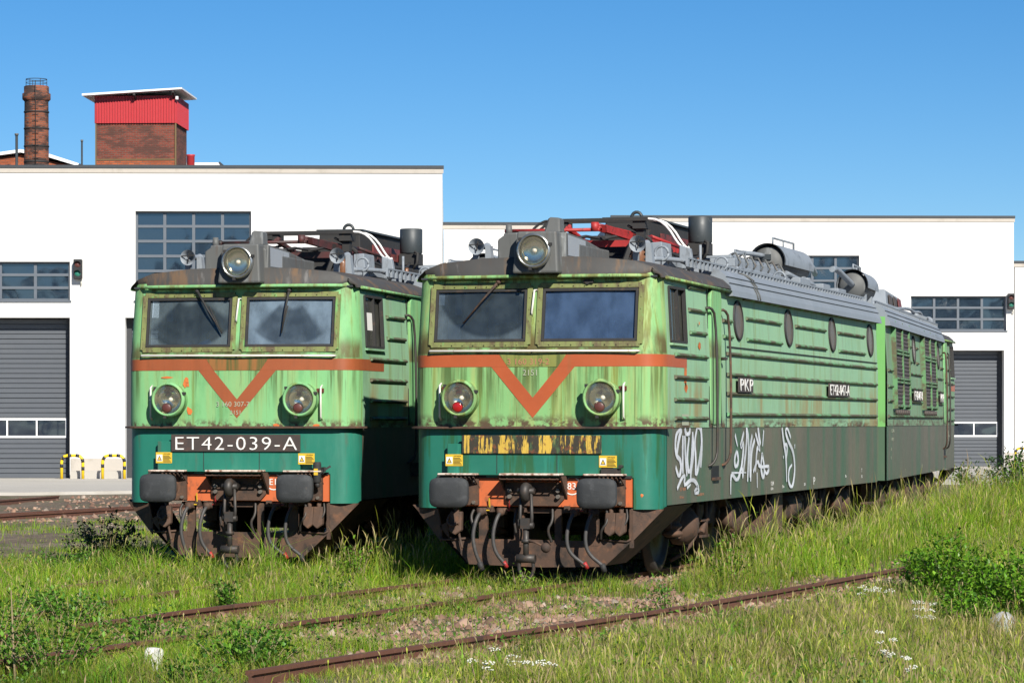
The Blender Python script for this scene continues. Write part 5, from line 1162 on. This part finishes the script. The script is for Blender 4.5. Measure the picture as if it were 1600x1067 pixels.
rail([l1(-.75, -9), l1(-.75, 16)], 'left rail under locomotive ET42-039-A, hidden in grass', clips=False); rail([l1(.75, -9), l1(.75, 16)], 'right rail under locomotive ET42-039-A, hidden in grass', clips=False)
rail([(-20.6, 22), (-22.2, 32.0), (-22.75, 36.4)], 'short rail end lying before the left hall apron', clips=True)
rail([(-17.6, 14), (-17.5, 22.3), (-17.1, 28.3), (-16.7, 34), (-16.5, 39)], 'upper rail of the pair left behind locomotive ET42-039-A')
rail([(-17.1, 12), (-16.95, 22.1), (-16.6, 28.1), (-16.2, 34), (-16.0, 39)], 'lower rail of the pair left behind locomotive ET42-039-A')

# ------------------------------------------------------------------ vegetation
nr = np.random.default_rng(11)
def col_mesh(name, V, F, C, mat):
    """V (n,3), F list of arrays (k,3|4), C (n,3) colours per vertex"""
    me = bpy.data.meshes.new(name); nv = len(V); me.vertices.add(nv); me.vertices.foreach_set('co', V.astype(np.float32).ravel())
    loops = np.concatenate([f.ravel() for f in F]).astype(np.int32); tot = np.concatenate([np.full(len(f), f.shape[1]) for f in F]).astype(np.int32)
    me.loops.add(len(loops)); me.loops.foreach_set('vertex_index', loops)
    me.polygons.add(len(tot)); me.polygons.foreach_set('loop_start', np.concatenate([[0], np.cumsum(tot)[:-1]]).astype(np.int32))
    me.update(calc_edges=True)
    at = me.attributes.new('Col', 'FLOAT_COLOR', 'POINT')
    at.data.foreach_set('color', np.concatenate([C, np.ones((nv, 1))], 1).astype(np.float32).ravel())
    me.materials.append(MATS[mat]); return me
def blades(X, Y, Z, H, Wd, Cb, Ct, lean=.35, head=None):
    n = len(X); a = nr.uniform(0, 2*np.pi, n); f = nr.uniform(0, 2*np.pi, n)
    # blades face mostly across so their width shows; each leans and bends its own way
    sx, sy = np.cos(a)*Wd/2, np.sin(a)*Wd/2
    L = lean*H*nr.uniform(.15, 1.0, n); lx, ly = np.cos(f)*L, np.sin(f)*L
    P = np.stack([X, Y, Z], 1)
    def lvl(t, w, drop=0.0):
        c = P+np.stack([lx*t*t, ly*t*t, H*t*(1-.12*t*t)-drop*L], 1); s = np.stack([sx*w, sy*w, np.zeros(n)], 1); return c-s, c+s
    if head is None:
        b0, b1 = lvl(0, 1.0); m0, m1 = lvl(.5, .85); t0, _ = lvl(1.0, 0, .25)
        V = np.stack([b0, b1, m0, m1, t0], 1).reshape(-1, 3); i = np.arange(n)[:, None]*5
        F = [np.concatenate([i, i+1, i+3, i+2], 1), np.concatenate([i+2, i+3, i+4], 1)]
        C = np.stack([Cb, Cb, (Cb+Ct)/2, (Cb+Ct)/2, Ct], 1).reshape(-1, 3)
    else:           # a thin stalk with a loose seed head
        b0, b1 = lvl(0, .6); m0, m1 = lvl(.68, .5); h0, h1 = lvl(.84, head); t0, _ = lvl(1.0, 0, .2)
        V = np.stack([b0, b1, m0, m1, h0, h1, t0], 1).reshape(-1, 3); i = np.arange(n)[:, None]*7
        F = [np.concatenate([i, i+1, i+3, i+2], 1), np.concatenate([i+2, i+3, i+5, i+4], 1), np.concatenate([i+4, i+5, i+6], 1)]
        C = np.stack([Cb, Cb, (Cb*2+Ct)/3, (Cb*2+Ct)/3, Ct, Ct, Ct], 1).reshape(-1, 3)
    return V, F, C
def sample(n, d0, d1, half=.235):
    u = np.exp(nr.uniform(np.log(d0), np.log(d1), n)); l = nr.uniform(-half, half, n)*u
    return CAMX+l*rv[0]+u*dv[0], CAMY+l*rv[1]+u*dv[1], u
def cloud(n, d0, d1, zone):
    X, Y, u = sample(n, d0, d1); dens, H = zone(X, Y); k = nr.uniform(0, 1, n) < dens
    return X[k], Y[k], ground_z(X[k], Y[k])-.02, H[k], u[k]
def fields(X, Y):
    xa, xb, xc = xat(RAIL_A, Y), xat(RAIL_B, Y), xat(RAIL_C, np.clip(Y, -13, 20))
    c, s_ = math.cos(R(3.3)), math.sin(R(3.3)); dx, dy = X+4.263, Y-1.40
    l1x, l1y = dx*c+dy*s_, -dx*s_+dy*c
    bx_ = np.where(Y > 15.45, X+.0664*(Y-15.45), X)
    under2 = (np.abs(bx_) < 1.42) & (Y > .5); under1 = (np.abs(l1x) < 1.42) & (l1y > .45) & (l1y < 15.5)
    n1 = vnoise(X, Y, .55, 3); n2 = vnoise(X, Y, 1.6, 4); n3 = vnoise(X, Y, 5.0, 5)
    return xa, xb, xc, l1x, l1y, under1, under2, n1, n2, n3
def zone_base(X, Y):
    xa, xb, xc, l1x, l1y, u1, u2, n1, n2, n3 = fields(X, Y)
    D = np.full(len(X), .8); H = .13+.12*n2+.08*n3
    right = X > xc
    # foreground, right of the clear rail: the bank drops away, taller there
    dC = X-xc
    H = np.where(right, .06+.26*sstep(dC, .25, 2.2)+.10*n2, H)
    # ballast between the front track and the clear rail
    bal = (X > xa-.1) & (X < xc) & (Y > -9.5) & (Y < 2.5+1.5*n2)
    gap = bal & (X > xb+.12)
    D = np.where(bal, .32+.4*(n2 > .52), D); H = np.where(bal, .09+.13*n3, H)
    D = np.where(gap, .07+.5*sstep(n2, .54, .74), D)
    D = np.where((np.abs(X-xc) < .45) & (Y > -11), .22*(n3 > .45), D)
    rl = np.minimum(np.abs(X-xa), np.abs(X-xb)); cov = vnoise(X*.6, Y, .55, 9)
    D = np.where((rl < .5) & (Y < 2), np.where(cov > .36, .9, .25), D); H = np.where((rl < .6) & (Y < 2), np.where(cov > .36, .12+.16*n3, np.minimum(H, .12)), H)
    D = np.where((rl < .5) & (Y < -6), .85, D)
    # lush strip along the right side of the graffitied locomotive
    lush = (X > 1.2) & (X < xc-.5) & (Y > .1)
    tall = .35+.65*sstep(Y, .5, 4.0)
    H = np.where(lush, .16+(.26+.30*n2)*tall*(1+.5*sstep(Y, 8, 18))*(1-.55*sstep(X, xc-1.7, xc-.6)), H); D = np.where(lush, .95*(1-.75*sstep(X, xc-1.2, xc-.55)), D)
    lr = (X > xc) & (Y > 5); H = np.where(lr, .25+.35*n2, H); D = np.where(lr, .9, D)
    # between the locomotives and around their noses
    btw = (bx_btw(X, Y)) & (Y > .2); H = np.where(btw, .30+.38*n2, H); D = np.where(btw, .8, D)
    nose = (Y > -1.2) & (Y < .6) & (X > -1.4) & (X < 1.4); H = np.where(nose, .13+.15*n3, H); D = np.where(nose, .85, D)
    nose1 = (np.abs(l1x) < 1.9) & (l1y > -2.2) & (l1y < .45); H = np.where(nose1, .24+.26*n3, H); D = np.where(nose1, .95, D)
    # trodden earth at the left
    lf = (l1x < -2.6) & (l1y > 2.0); D = np.where(lf, np.where(n1 > .55, .55, .06), D); H = np.where(lf, .08+.12*n2, H)
    lf2 = (l1x < -1.6) & (l1y > -3) & (l1y <= 2.0); D = np.where(lf2, .25+.6*(n1 > .4), D)
    pav = (Y > 36) & (X < -6); D = np.where(pav, 0, D)
    far = (X > -1) & (Y > 52); D = np.where(far, 0, D)
    D = np.where(u1 | u2, .12, D); H = np.where(u1 | u2, .12, H)
    n4 = vnoise(X, Y, 2.6, 6)
    return D*np.clip(.35+n3*1.2, 0, 1), H*nr.uniform(.4, 1.2, len(X))*(.45+1.1*n4)
def bx_btw(X, Y):
    c, s_ = math.cos(R(3.3)), math.sin(R(3.3)); l1x = (X+4.263)*c+(Y-1.40)*s_
    return (l1x > 1.42) & (X < -1.42)
def palette(n, X, Y, mixes):
    C = np.zeros((n, 3)); r_ = nr.uniform(0, 1, n); acc = 0.0
    for p, c in mixes:
        k = (r_ >= acc) & (r_ < acc+p); C[k] = c; acc += p
    return C*nr.uniform(.7, 1.25, (n, 1))
LUSH = (.155, .32, .012); GRN = (.25, .40, .022); YEL = (.40, .43, .05); DRY = (.42, .34, .15); OLV = (.19, .21, .06); SEED = (.35, .25, .15)
def lushness(X, Y):
    xc = xat(RAIL_C, np.clip(Y, -13, 20)); fg = sstep(X-xc, -.3, .6)*sstep(-Y, -4, 2)
    n = vnoise(X, Y, .35, 8); d = np.clip(.06+.46*fg+.55*(n-.5)+.55*sstep(vnoise(X, Y, 1.3, 41), .62, .80), 0, 1)
    bal = (X > xat(RAIL_A, Y)-.2) & (X < xc) & (Y > -9.5) & (Y < 3); return np.where(bal, np.maximum(d, .55), d)
X, Y, Z, H, u = cloud(620000, 21.5, 60, zone_base)
n = len(X); dr_ = lushness(X, Y)[:, None]
A_ = palette(n, X, Y, [(.38, LUSH), (.40, GRN), (.16, YEL), (.06, DRY)]); B_ = palette(n, X, Y, [(.10, LUSH), (.26, OLV), (.34, YEL), (.30, DRY)])
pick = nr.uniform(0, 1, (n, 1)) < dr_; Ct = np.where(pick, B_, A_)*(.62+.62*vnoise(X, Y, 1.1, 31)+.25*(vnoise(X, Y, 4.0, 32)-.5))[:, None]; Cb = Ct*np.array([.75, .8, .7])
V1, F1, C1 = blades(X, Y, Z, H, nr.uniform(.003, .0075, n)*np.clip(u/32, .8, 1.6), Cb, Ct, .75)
def stuff(name, V, F, C, label, mat='grass', cat=None):
    o = bpy.data.objects.new(name, col_mesh(name, V, F, C, mat)); COL.objects.link(o); return tag(o, label, cat, None, 'stuff')
stuff('grass', V1, F1, C1, 'uneven green and dry grass covering the yard', cat='grass')
# taller flowering stalks
def zone_stalk(X, Y):
    D, H = zone_base(X, Y); xc = xat(RAIL_C, np.clip(Y, -13, 20)); fg = sstep(X-xc, .2, 1.4)
    lu = (X > 1.3) & (X < xc-.4) & (Y > 1.0)
    bt = bx_btw(X, Y) & (Y > .2)
    xa = xat(RAIL_A, Y); lf = (X < xa-.3) & (Y < 1)
    return D*np.where(fg > 0, fg*.95, np.where(lu | bt, .7, np.where(lf, .35, .08))), np.where(lu | bt, H*1.0+.22, np.where(lf, H+.10, H*.9+.10))
X, Y, Z, H, u = cloud(120000, 21.5, 58, zone_stalk); n = len(X)
lu_ = lushness(X, Y)[:, None]
Ct = np.where(nr.uniform(0, 1, (n, 1)) < lu_*.9+.05, palette(n, X, Y, [(.45, SEED), (.35, DRY), (.20, OLV)]), palette(n, X, Y, [(.3, SEED), (.3, YEL), (.4, DRY)]))
Cb = np.where(nr.uniform(0, 1, (n, 1)) < lu_*.6, palette(n, X, Y, [(1.0, YEL)]), palette(n, X, Y, [(1.0, GRN)]))
V2, F2, C2 = blades(X, Y, Z, H*nr.uniform(.8, 1.15, n), nr.uniform(.0035, .006, n), Cb, Ct, .30, head=2.4)
stuff('grass', V2, F2, C2, 'thin flowering grass stalks with brownish seed heads', cat='grass')

# arching tussocks of longer blades
tx, ty, tu = sample(900, 21.5, 48, .21); D, H = zone_base(tx, ty); k = nr.uniform(0, 1, len(tx)) < D*.75; tx, ty, H = tx[k], ty[k], H[k]
nb = 46; X = np.repeat(tx, nb)+nr.normal(0, .045, len(tx)*nb); Y = np.repeat(ty, nb)+nr.normal(0, .045, len(tx)*nb); n = len(X)
rail_d = np.minimum(np.minimum(np.abs(X-xat(RAIL_A, Y)), np.abs(X-xat(RAIL_B, Y))), np.abs(X-xat(RAIL_C, np.clip(Y, -13, 20))))
Ht = np.repeat(H*1.25+.07, nb)*nr.uniform(.5, 1.15, n)*np.where(rail_d < .8, .75, 1.0)
tone = np.repeat(palette(len(tx), tx, ty, [(.35, (.12, .27, .02)), (.3, (.20, .36, .03)), (.2, (.30, .36, .06)), (.15, (.40, .34, .15))]), nb, 0)
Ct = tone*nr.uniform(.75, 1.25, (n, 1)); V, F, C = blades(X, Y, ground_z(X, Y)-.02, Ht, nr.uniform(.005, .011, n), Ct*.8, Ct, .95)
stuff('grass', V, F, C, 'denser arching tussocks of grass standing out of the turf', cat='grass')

# small clover-like weeds in the turf: low leaf rosettes
def leaves(P, L, Wd, C, tilt=(.1, 1.2), up=None):
    n = len(P); a = nr.uniform(0, 2*np.pi, n); t = nr.uniform(tilt[0], tilt[1], n)
    d = np.stack([np.cos(a)*np.cos(t), np.sin(a)*np.cos(t), np.sin(t)*nr.choice([-.6, 1], n)], 1)
    s = np.stack([-np.sin(a), np.cos(a), nr.uniform(-.5, .5, n)], 1)
    L = L[:, None]; W_ = (Wd)[:, None]; nrm = np.cross(d, s)
    b = P; m0 = P+d*L*.45-s*W_*.5+nrm*W_*.18; m1 = P+d*L*.45+s*W_*.5+nrm*W_*.18; t0 = P+d*L
    V = np.stack([b, m0, t0, m1], 1).reshape(-1, 3); i = np.arange(n)[:, None]*4
    F = [np.concatenate([i, i+1, i+2], 1), np.concatenate([i, i+2, i+3], 1)]
    return V, F, np.repeat(C, 4, 0)
X, Y, u = sample(46000, 21.5, 45); D, H = zone_base(X, Y); k = (nr.uniform(0, 1, len(X)) < D*(vnoise(X, Y, .8, 12) > .55)); X, Y, H = X[k], Y[k], H[k]
P = np.stack([X, Y, ground_z(X, Y)+H*nr.uniform(.3, .9, len(X))], 1); n = len(X)
V, F, C = leaves(P, nr.uniform(.03, .06, n), nr.uniform(.02, .04, n), palette(n, X, Y, [(.6, (.07, .17, .018)), (.4, (.13, .25, .03))]))
stuff('weeds', V, F, C, 'small broad-leaved weeds scattered through the grass', 'leaf', cat='weeds')

# ballast stones
X, Y, u = sample(60000, 22, 42, .2); xa, xb, xc = xat(RAIL_A, Y), xat(RAIL_B, Y), xat(RAIL_C, np.clip(Y, -13, 20))
n2 = vnoise(X, Y, 1.2, 21)
d_ = np.where((X > xa-.3) & (X < xc+.55) & (Y > -11) & (Y < 6), .30+.35*n2, 0.0)+np.where((X > xb) & (X < xc+.4) & (Y > -9) & (Y < 5), .2, 0)
d_ = np.where((X > xc-1.2) & (X < xc+.4) & (Y > 3) & (Y < 20), .3, d_)
Xl, Yl, ul = sample(16000, 50, 80, .2); dl = np.where((Xl < -13.5) & (Yl > 14) & (Yl < 40), .5*(vnoise(Xl, Yl, .3, 5) > .45), 0)
k = nr.uniform(0, 1, len(X)) < d_; kl = nr.uniform(0, 1, len(Xl)) < dl
X = np.concatenate([X[k], Xl[kl]]); Y = np.concatenate([Y[k], Yl[kl]]); n = len(X)
base = np.array([(1, 0, 0), (-.4, .9, 0), (-.5, -.8, 0), (.3, .1, .75), (-.35, .2, .6)]); sz = nr.lognormal(-3.35, .38, n)*np.where(np.arange(n) >= k.sum(), 1.2, .85)
an = nr.uniform(0, 2*np.pi, n); ca, sa = np.cos(an), np.sin(an)
B = base[None]*sz[:, None, None]*nr.uniform(.7, 1.3, (n, 5, 1)); Bx = B[..., 0]*ca[:, None]-B[..., 1]*sa[:, None]; By = B[..., 0]*sa[:, None]+B[..., 1]*ca[:, None]
V = np.stack([Bx+X[:, None], By+Y[:, None], B[..., 2]+(ground_z(X, Y)+.0)[:, None]], -1).reshape(-1, 3); i = np.arange(n)[:, None]*5
F = [np.concatenate([i+a, i+b, i+c], 1) for a, b, c in ((0, 1, 3), (1, 4, 3), (1, 2, 4), (2, 0, 3), (2, 3, 4))]
C = np.repeat(palette(n, X, Y, [(.4, (.25, .145, .095)), (.3, (.31, .20, .14)), (.2, (.17, .095, .065)), (.1, (.34, .27, .21))]), 5, 0)
stuff('ballast', V, F, C, 'pinkish brown ballast stones between the rails', 'stones', cat='ballast')

# shrubs and saplings: stems with leaves along the shoots
def shrub(name, label, loc, h, rad, nshoot, per, leaf, cols, cat='shrub', group=None, low=.12, stem='bark', lean=.5):
    s = empty(name, (loc[0], loc[1], float(ground_z(loc[0], loc[1]))-.03), 0, label=label, cat=cat, group=group)
    pts = []; m = MB()
    for k in range(nshoot):
        a = rng.uniform(0, 6.283); rr_ = rad*math.sqrt(rng.random()); hh = h*rng.uniform(.55, 1.0)*(1-.35*(rr_/rad)**2)
        b = Vector((math.cos(a)*rr_*.35, math.sin(a)*rr_*.35, 0)); t = Vector((math.cos(a)*rr_, math.sin(a)*rr_, hh)); mid = (b+t)/2+Vector((0, 0, hh*.12))
        q = [b, b*.6+mid*.4+Vector((0, 0, .04)), mid, t]; m.tube(q, [.007, .006, .004, .002], 5)
        for j in range(per):
            f = low+(1-low)*rng.random()**.8; seg = b*(1-f)**2+mid*2*f*(1-f)+t*f*f
            r2 = leaf*rng.uniform(.2, 2.0); aa = rng.uniform(0, 6.283); pts.append((seg.x+math.cos(aa)*r2, seg.y+math.sin(aa)*r2, max(.02, seg.z+rng.uniform(-1, 1)*leaf)))
    P = np.array(pts); n = len(P); V, F, C = leaves(P, nr.uniform(.7, 1.25, n)*leaf, nr.uniform(.4, .62, n)*leaf, palette(n, P[:, 0], P[:, 1], cols))
    o = bpy.data.objects.new('foliage', col_mesh('foliage', V, F, C, 'leaf')); COL.objects.link(o); o.parent = s
    m.build('stem', stem, s); return s
BRIGHT = [(.5, (.11, .26, .015)), (.35, (.18, .34, .025)), (.15, (.06, .15, .015))]
MIDG = [(.5, (.085, .21, .02)), (.35, (.14, .29, .03)), (.15, (.05, .12, .02))]
DARKG = [(.7, (.035, .08, .018)), (.3, (.06, .12, .025))]
GP = 'leafy bushes at the right edge'
shrub('willow_bush', 'bright leafy bush covering the far end of the clear foreground rail', (4.75, .3), .95, .75, 34, 85, .075, BRIGHT, 'bush', GP)
shrub('willow_bush', 'bright leafy bush right of the one covering the rail end', (5.6, -.3), 1.0, .8, 36, 85, .075, BRIGHT, 'bush', GP)
shrub('willow_bush', 'bright leafy bush cut by the right edge, above the grey boulder', (6.6, -.7), .95, .85, 36, 85, .075, BRIGHT, 'bush', GP)
shrub('willow_bush', 'tallest bright bush rising at the right edge behind the others', (6.55, 2.2), 1.15, .8, 34, 80, .07, BRIGHT, 'bush', GP)
shrub('willow_bush', 'lower bright bush just left of the grey boulder', (5.3, -2.1), .62, .55, 24, 70, .065, BRIGHT, 'bush', GP)
G2 = 'young birch saplings in the grass'
for (loc, h, rd_, ns, lb) in (((-1.0, -12.2), .85, .5, 20, 'leafy birch sapling in the bottom left corner'), ((-.35, -12.4), .62, .45, 16, 'low birch sapling beside the one in the bottom left corner'), ((-2.2, -8.0), .55, .4, 14, 'birch sapling above the bottom left corner sapling'),
        ((-.75, -9.6), .45, .45, 12, 'small birch sapling left of the white stone'), ((.85, -11.6), .5, .40, 16, 'low leafy sapling right behind the white stone'), ((1.15, -11.9), .42, .4, 14, 'low leafy sapling at the end of the foreground rail'), ((1.05, -13.1), .36, .35, 12, 'low sapling at the bottom edge right of the white stone'),
        ((-2.0, -4.4), .45, .3, 9, 'small dark sapling left of the front track'), ((-3.1, -6.2), .38, .5, 12, 'spreading low sapling in the grass at left')):
    shrub('birch_sapling', lb, loc, h, rd_, ns, 42, .055, MIDG, 'sapling', G2, stem='twig')
shrub('birch_sapling', 'bright little birch sapling growing before the graffitied locomotive coupling', (.02, -.78), .36, .2, 9, 14, .05, [(1.0, (.22, .36, .04))], 'sapling', G2, stem='twig')
shrub('birch_sapling', 'leafy sapling standing in tall grass between the locomotives', (-2.35, .4), .75, .28, 9, 30, .055, BRIGHT, 'sapling', G2, stem='twig')
shrub('birch_sapling', 'low dark sapling on the ground between the locomotives', (-1.9, -1.7), .30, .25, 8, 34, .05, DARKG, 'sapling', G2, stem='twig')
shrub('birch_sapling', 'leafy sapling by the right front corner of the graffitied locomotive', (1.95, 1.6), .72, .28, 10, 30, .055, BRIGHT, 'sapling', G2, stem='twig')
shrub('birch_sapling', 'small leafy sapling right of the ballast at the foreground rail', (2.35, -3.4), .5, .22, 8, 22, .05, MIDG, 'sapling', G2, stem='twig')
shrub('dark_shrub', 'dark green shrub beside the left locomotive buffer', (-7.15, 3.9), .85, .6, 26, 60, .06, DARKG, 'shrub')
shrub('dark_shrub', 'low bright weed clump in front of the dark shrub', (-6.55, 1.6), .45, .6, 22, 50, .05, MIDG, 'shrub')
shrub('dark_shrub', 'wide dark bush before the right hall door', (.9, 37), 1.5, 1.5, 46, 80, .10, DARKG, 'bush', 'dark bushes by the right hall')
shrub('dark_shrub', 'dark bush at the right edge before the hall', (3.0, 41), 1.5, 1.4, 40, 75, .10, DARKG, 'bush', 'dark bushes by the right hall')
shrub('pale_shrub', 'pale green young bush in tall grass past the locomotive end', (2.6, 24), 1.2, .8, 24, 60, .09, MIDG, 'bush')
# dry bare stem in the left corner
o = MB().tube([(-.55, -12.6, -.3), (-.57, -12.6, .1), (-.60, -12.58, .55)], [.012, .009, .004], 6).build('dry_stem', 'twig'); tag(o, 'pale dry stem standing among the bottom left saplings', 'stem')

# white umbels
UP = [(2.94, -11.93), (2.88, -11.05), (3.45, -12.08), (3.97, .69-1.6), (4.2, -.9), (4.84, -2.26), (4.83, -2.96), (5.11, -4.27), (5.36, -7.76), (5.65, -9.62), (6.0, -10.78)]
UL = ['white umbel flower at the bottom, leftmost of three', 'white umbel flower at the bottom, highest of three', 'white umbel flower at the bottom, rightmost of three', 'white umbel flower left below the bright bush', 'white umbel flower right at the foot of the bright bush', 'white umbel flower between bush and grey boulder', 'white umbel flower left of the one beside the boulder', 'white umbel flower below the ones near the boulder', 'white umbel flower low in the right foreground grass', 'smaller white umbel flower low in the right foreground', 'lowest white umbel flower in the right foreground']
for (x, y), lb in zip(UP, UL):
    g = float(ground_z(x, y)); s = empty('umbel_flower', (x, y, g), rng.uniform(0, 6), label=lb, cat='flower', group='white umbel flowers')
    st = MB(); fl = MB(); big = .62 if y < -7 and x > 5 else 1.0
    for k in range(rng.choice((3, 4))):
        a = rng.uniform(0, 6.283); tip = Vector((math.cos(a)*.10*big, math.sin(a)*.10*big, -.02-g+rng.uniform(-.07, .05)))
        st.tube([(0, 0, -.03), tip*.5+Vector((0, 0, .03)), tip], .004, 4)
        for j in range(16):
            b = rng.uniform(0, 6.283); r_ = .05*big*math.sqrt(rng.random()); c = tip+Vector((math.cos(b)*r_*1.2, math.sin(b)*r_*1.2, .03-r_*r_*7+rng.uniform(-.012, .012)))
            fl.lathe([(.0075, 0), (.0065, .006), (.001, .009)], c, (rng.uniform(-.5, .5), rng.uniform(-.5, .5), 1), 5)
    st.build('stem', 'twig', s); fl.build('flower_head', 'petal', s)['kind'] = 'stuff'
# stones
def rock(name, label, loc, size, mat, seed, jag=.25, ex=.6):
    r2 = random.Random(seed); m = MB(); rows = []
    for i in range(9):
        ph = math.pi*i/8; rows.append([])
        for j in range(13):
            th = 2*math.pi*(j % 12)/12; k = 1+jag*(math.sin(3*th+seed)*math.sin(2*ph)+.5*math.sin(5*th*1+2*seed)*math.sin(ph)**2)
            sp_ = lambda v: math.copysign(abs(v)**ex, v)
            rows[-1].append((size[0]*k*sp_(math.sin(ph)*math.cos(th)), size[1]*k*sp_(math.sin(ph)*math.sin(th)), size[2]*sp_(math.cos(ph))*(1+.15*math.sin(2*th+seed))))
    m.sheet(rows, True); o = m.build(name, mat); o.location = loc; return tag(o, label, 'stone')
rk = rock('marker_stone', 'white painted marker stone standing in the foreground grass', (.22, -11.75, -.10), (.075, .06, .15), 'stonewhite', 2, .06, .3); rk.rotation_euler = (R(-6), R(4), R(20))
rock('boulder', 'pale grey boulder under the bushes at the right edge', (5.75, -3.0, -.26), (.13, .12, .17), 'boulder', 5, .2)

# belt of trees across the road, behind the photographer: it is what the hall windows mirror
pts = []; tm = MB()
for k in range(46):
    x = -110+k*4.9+rng.uniform(-1.5, 1.5); D = -86+rng.uniform(-9, 9); h = rng.uniform(15, 22); c = cpos(x, D)
    tm.tube([(c[0], c[1], -.3), (c[0]+rng.uniform(-.4, .4), c[1], h*.5), (c[0]+rng.uniform(-.6, .6), c[1], h*.85)], [.25, .17, .05], 6)
    for j in range(600):
        a = rng.uniform(0, 6.283); f = rng.random(); r_ = (3.4*math.sin(math.pi*min(1, .12+f*.86))**.7)*math.sqrt(rng.random())
        pts.append((c[0]+math.cos(a)*r_, c[1]+math.sin(a)*r_, h*(.12+.88*f)))
P = np.array(pts); n = len(P); V, F, C = leaves(P, nr.uniform(.7, 1.3, n), nr.uniform(.5, .9, n), palette(n, P[:, 0], P[:, 1], DARKG))
o = stuff('tree_belt', V, F, C, 'distant belt of dark trees mirrored in the hall windows', 'leaf', cat='trees')
tm.build('trunks', 'bark', o)['kind'] = 'stuff'
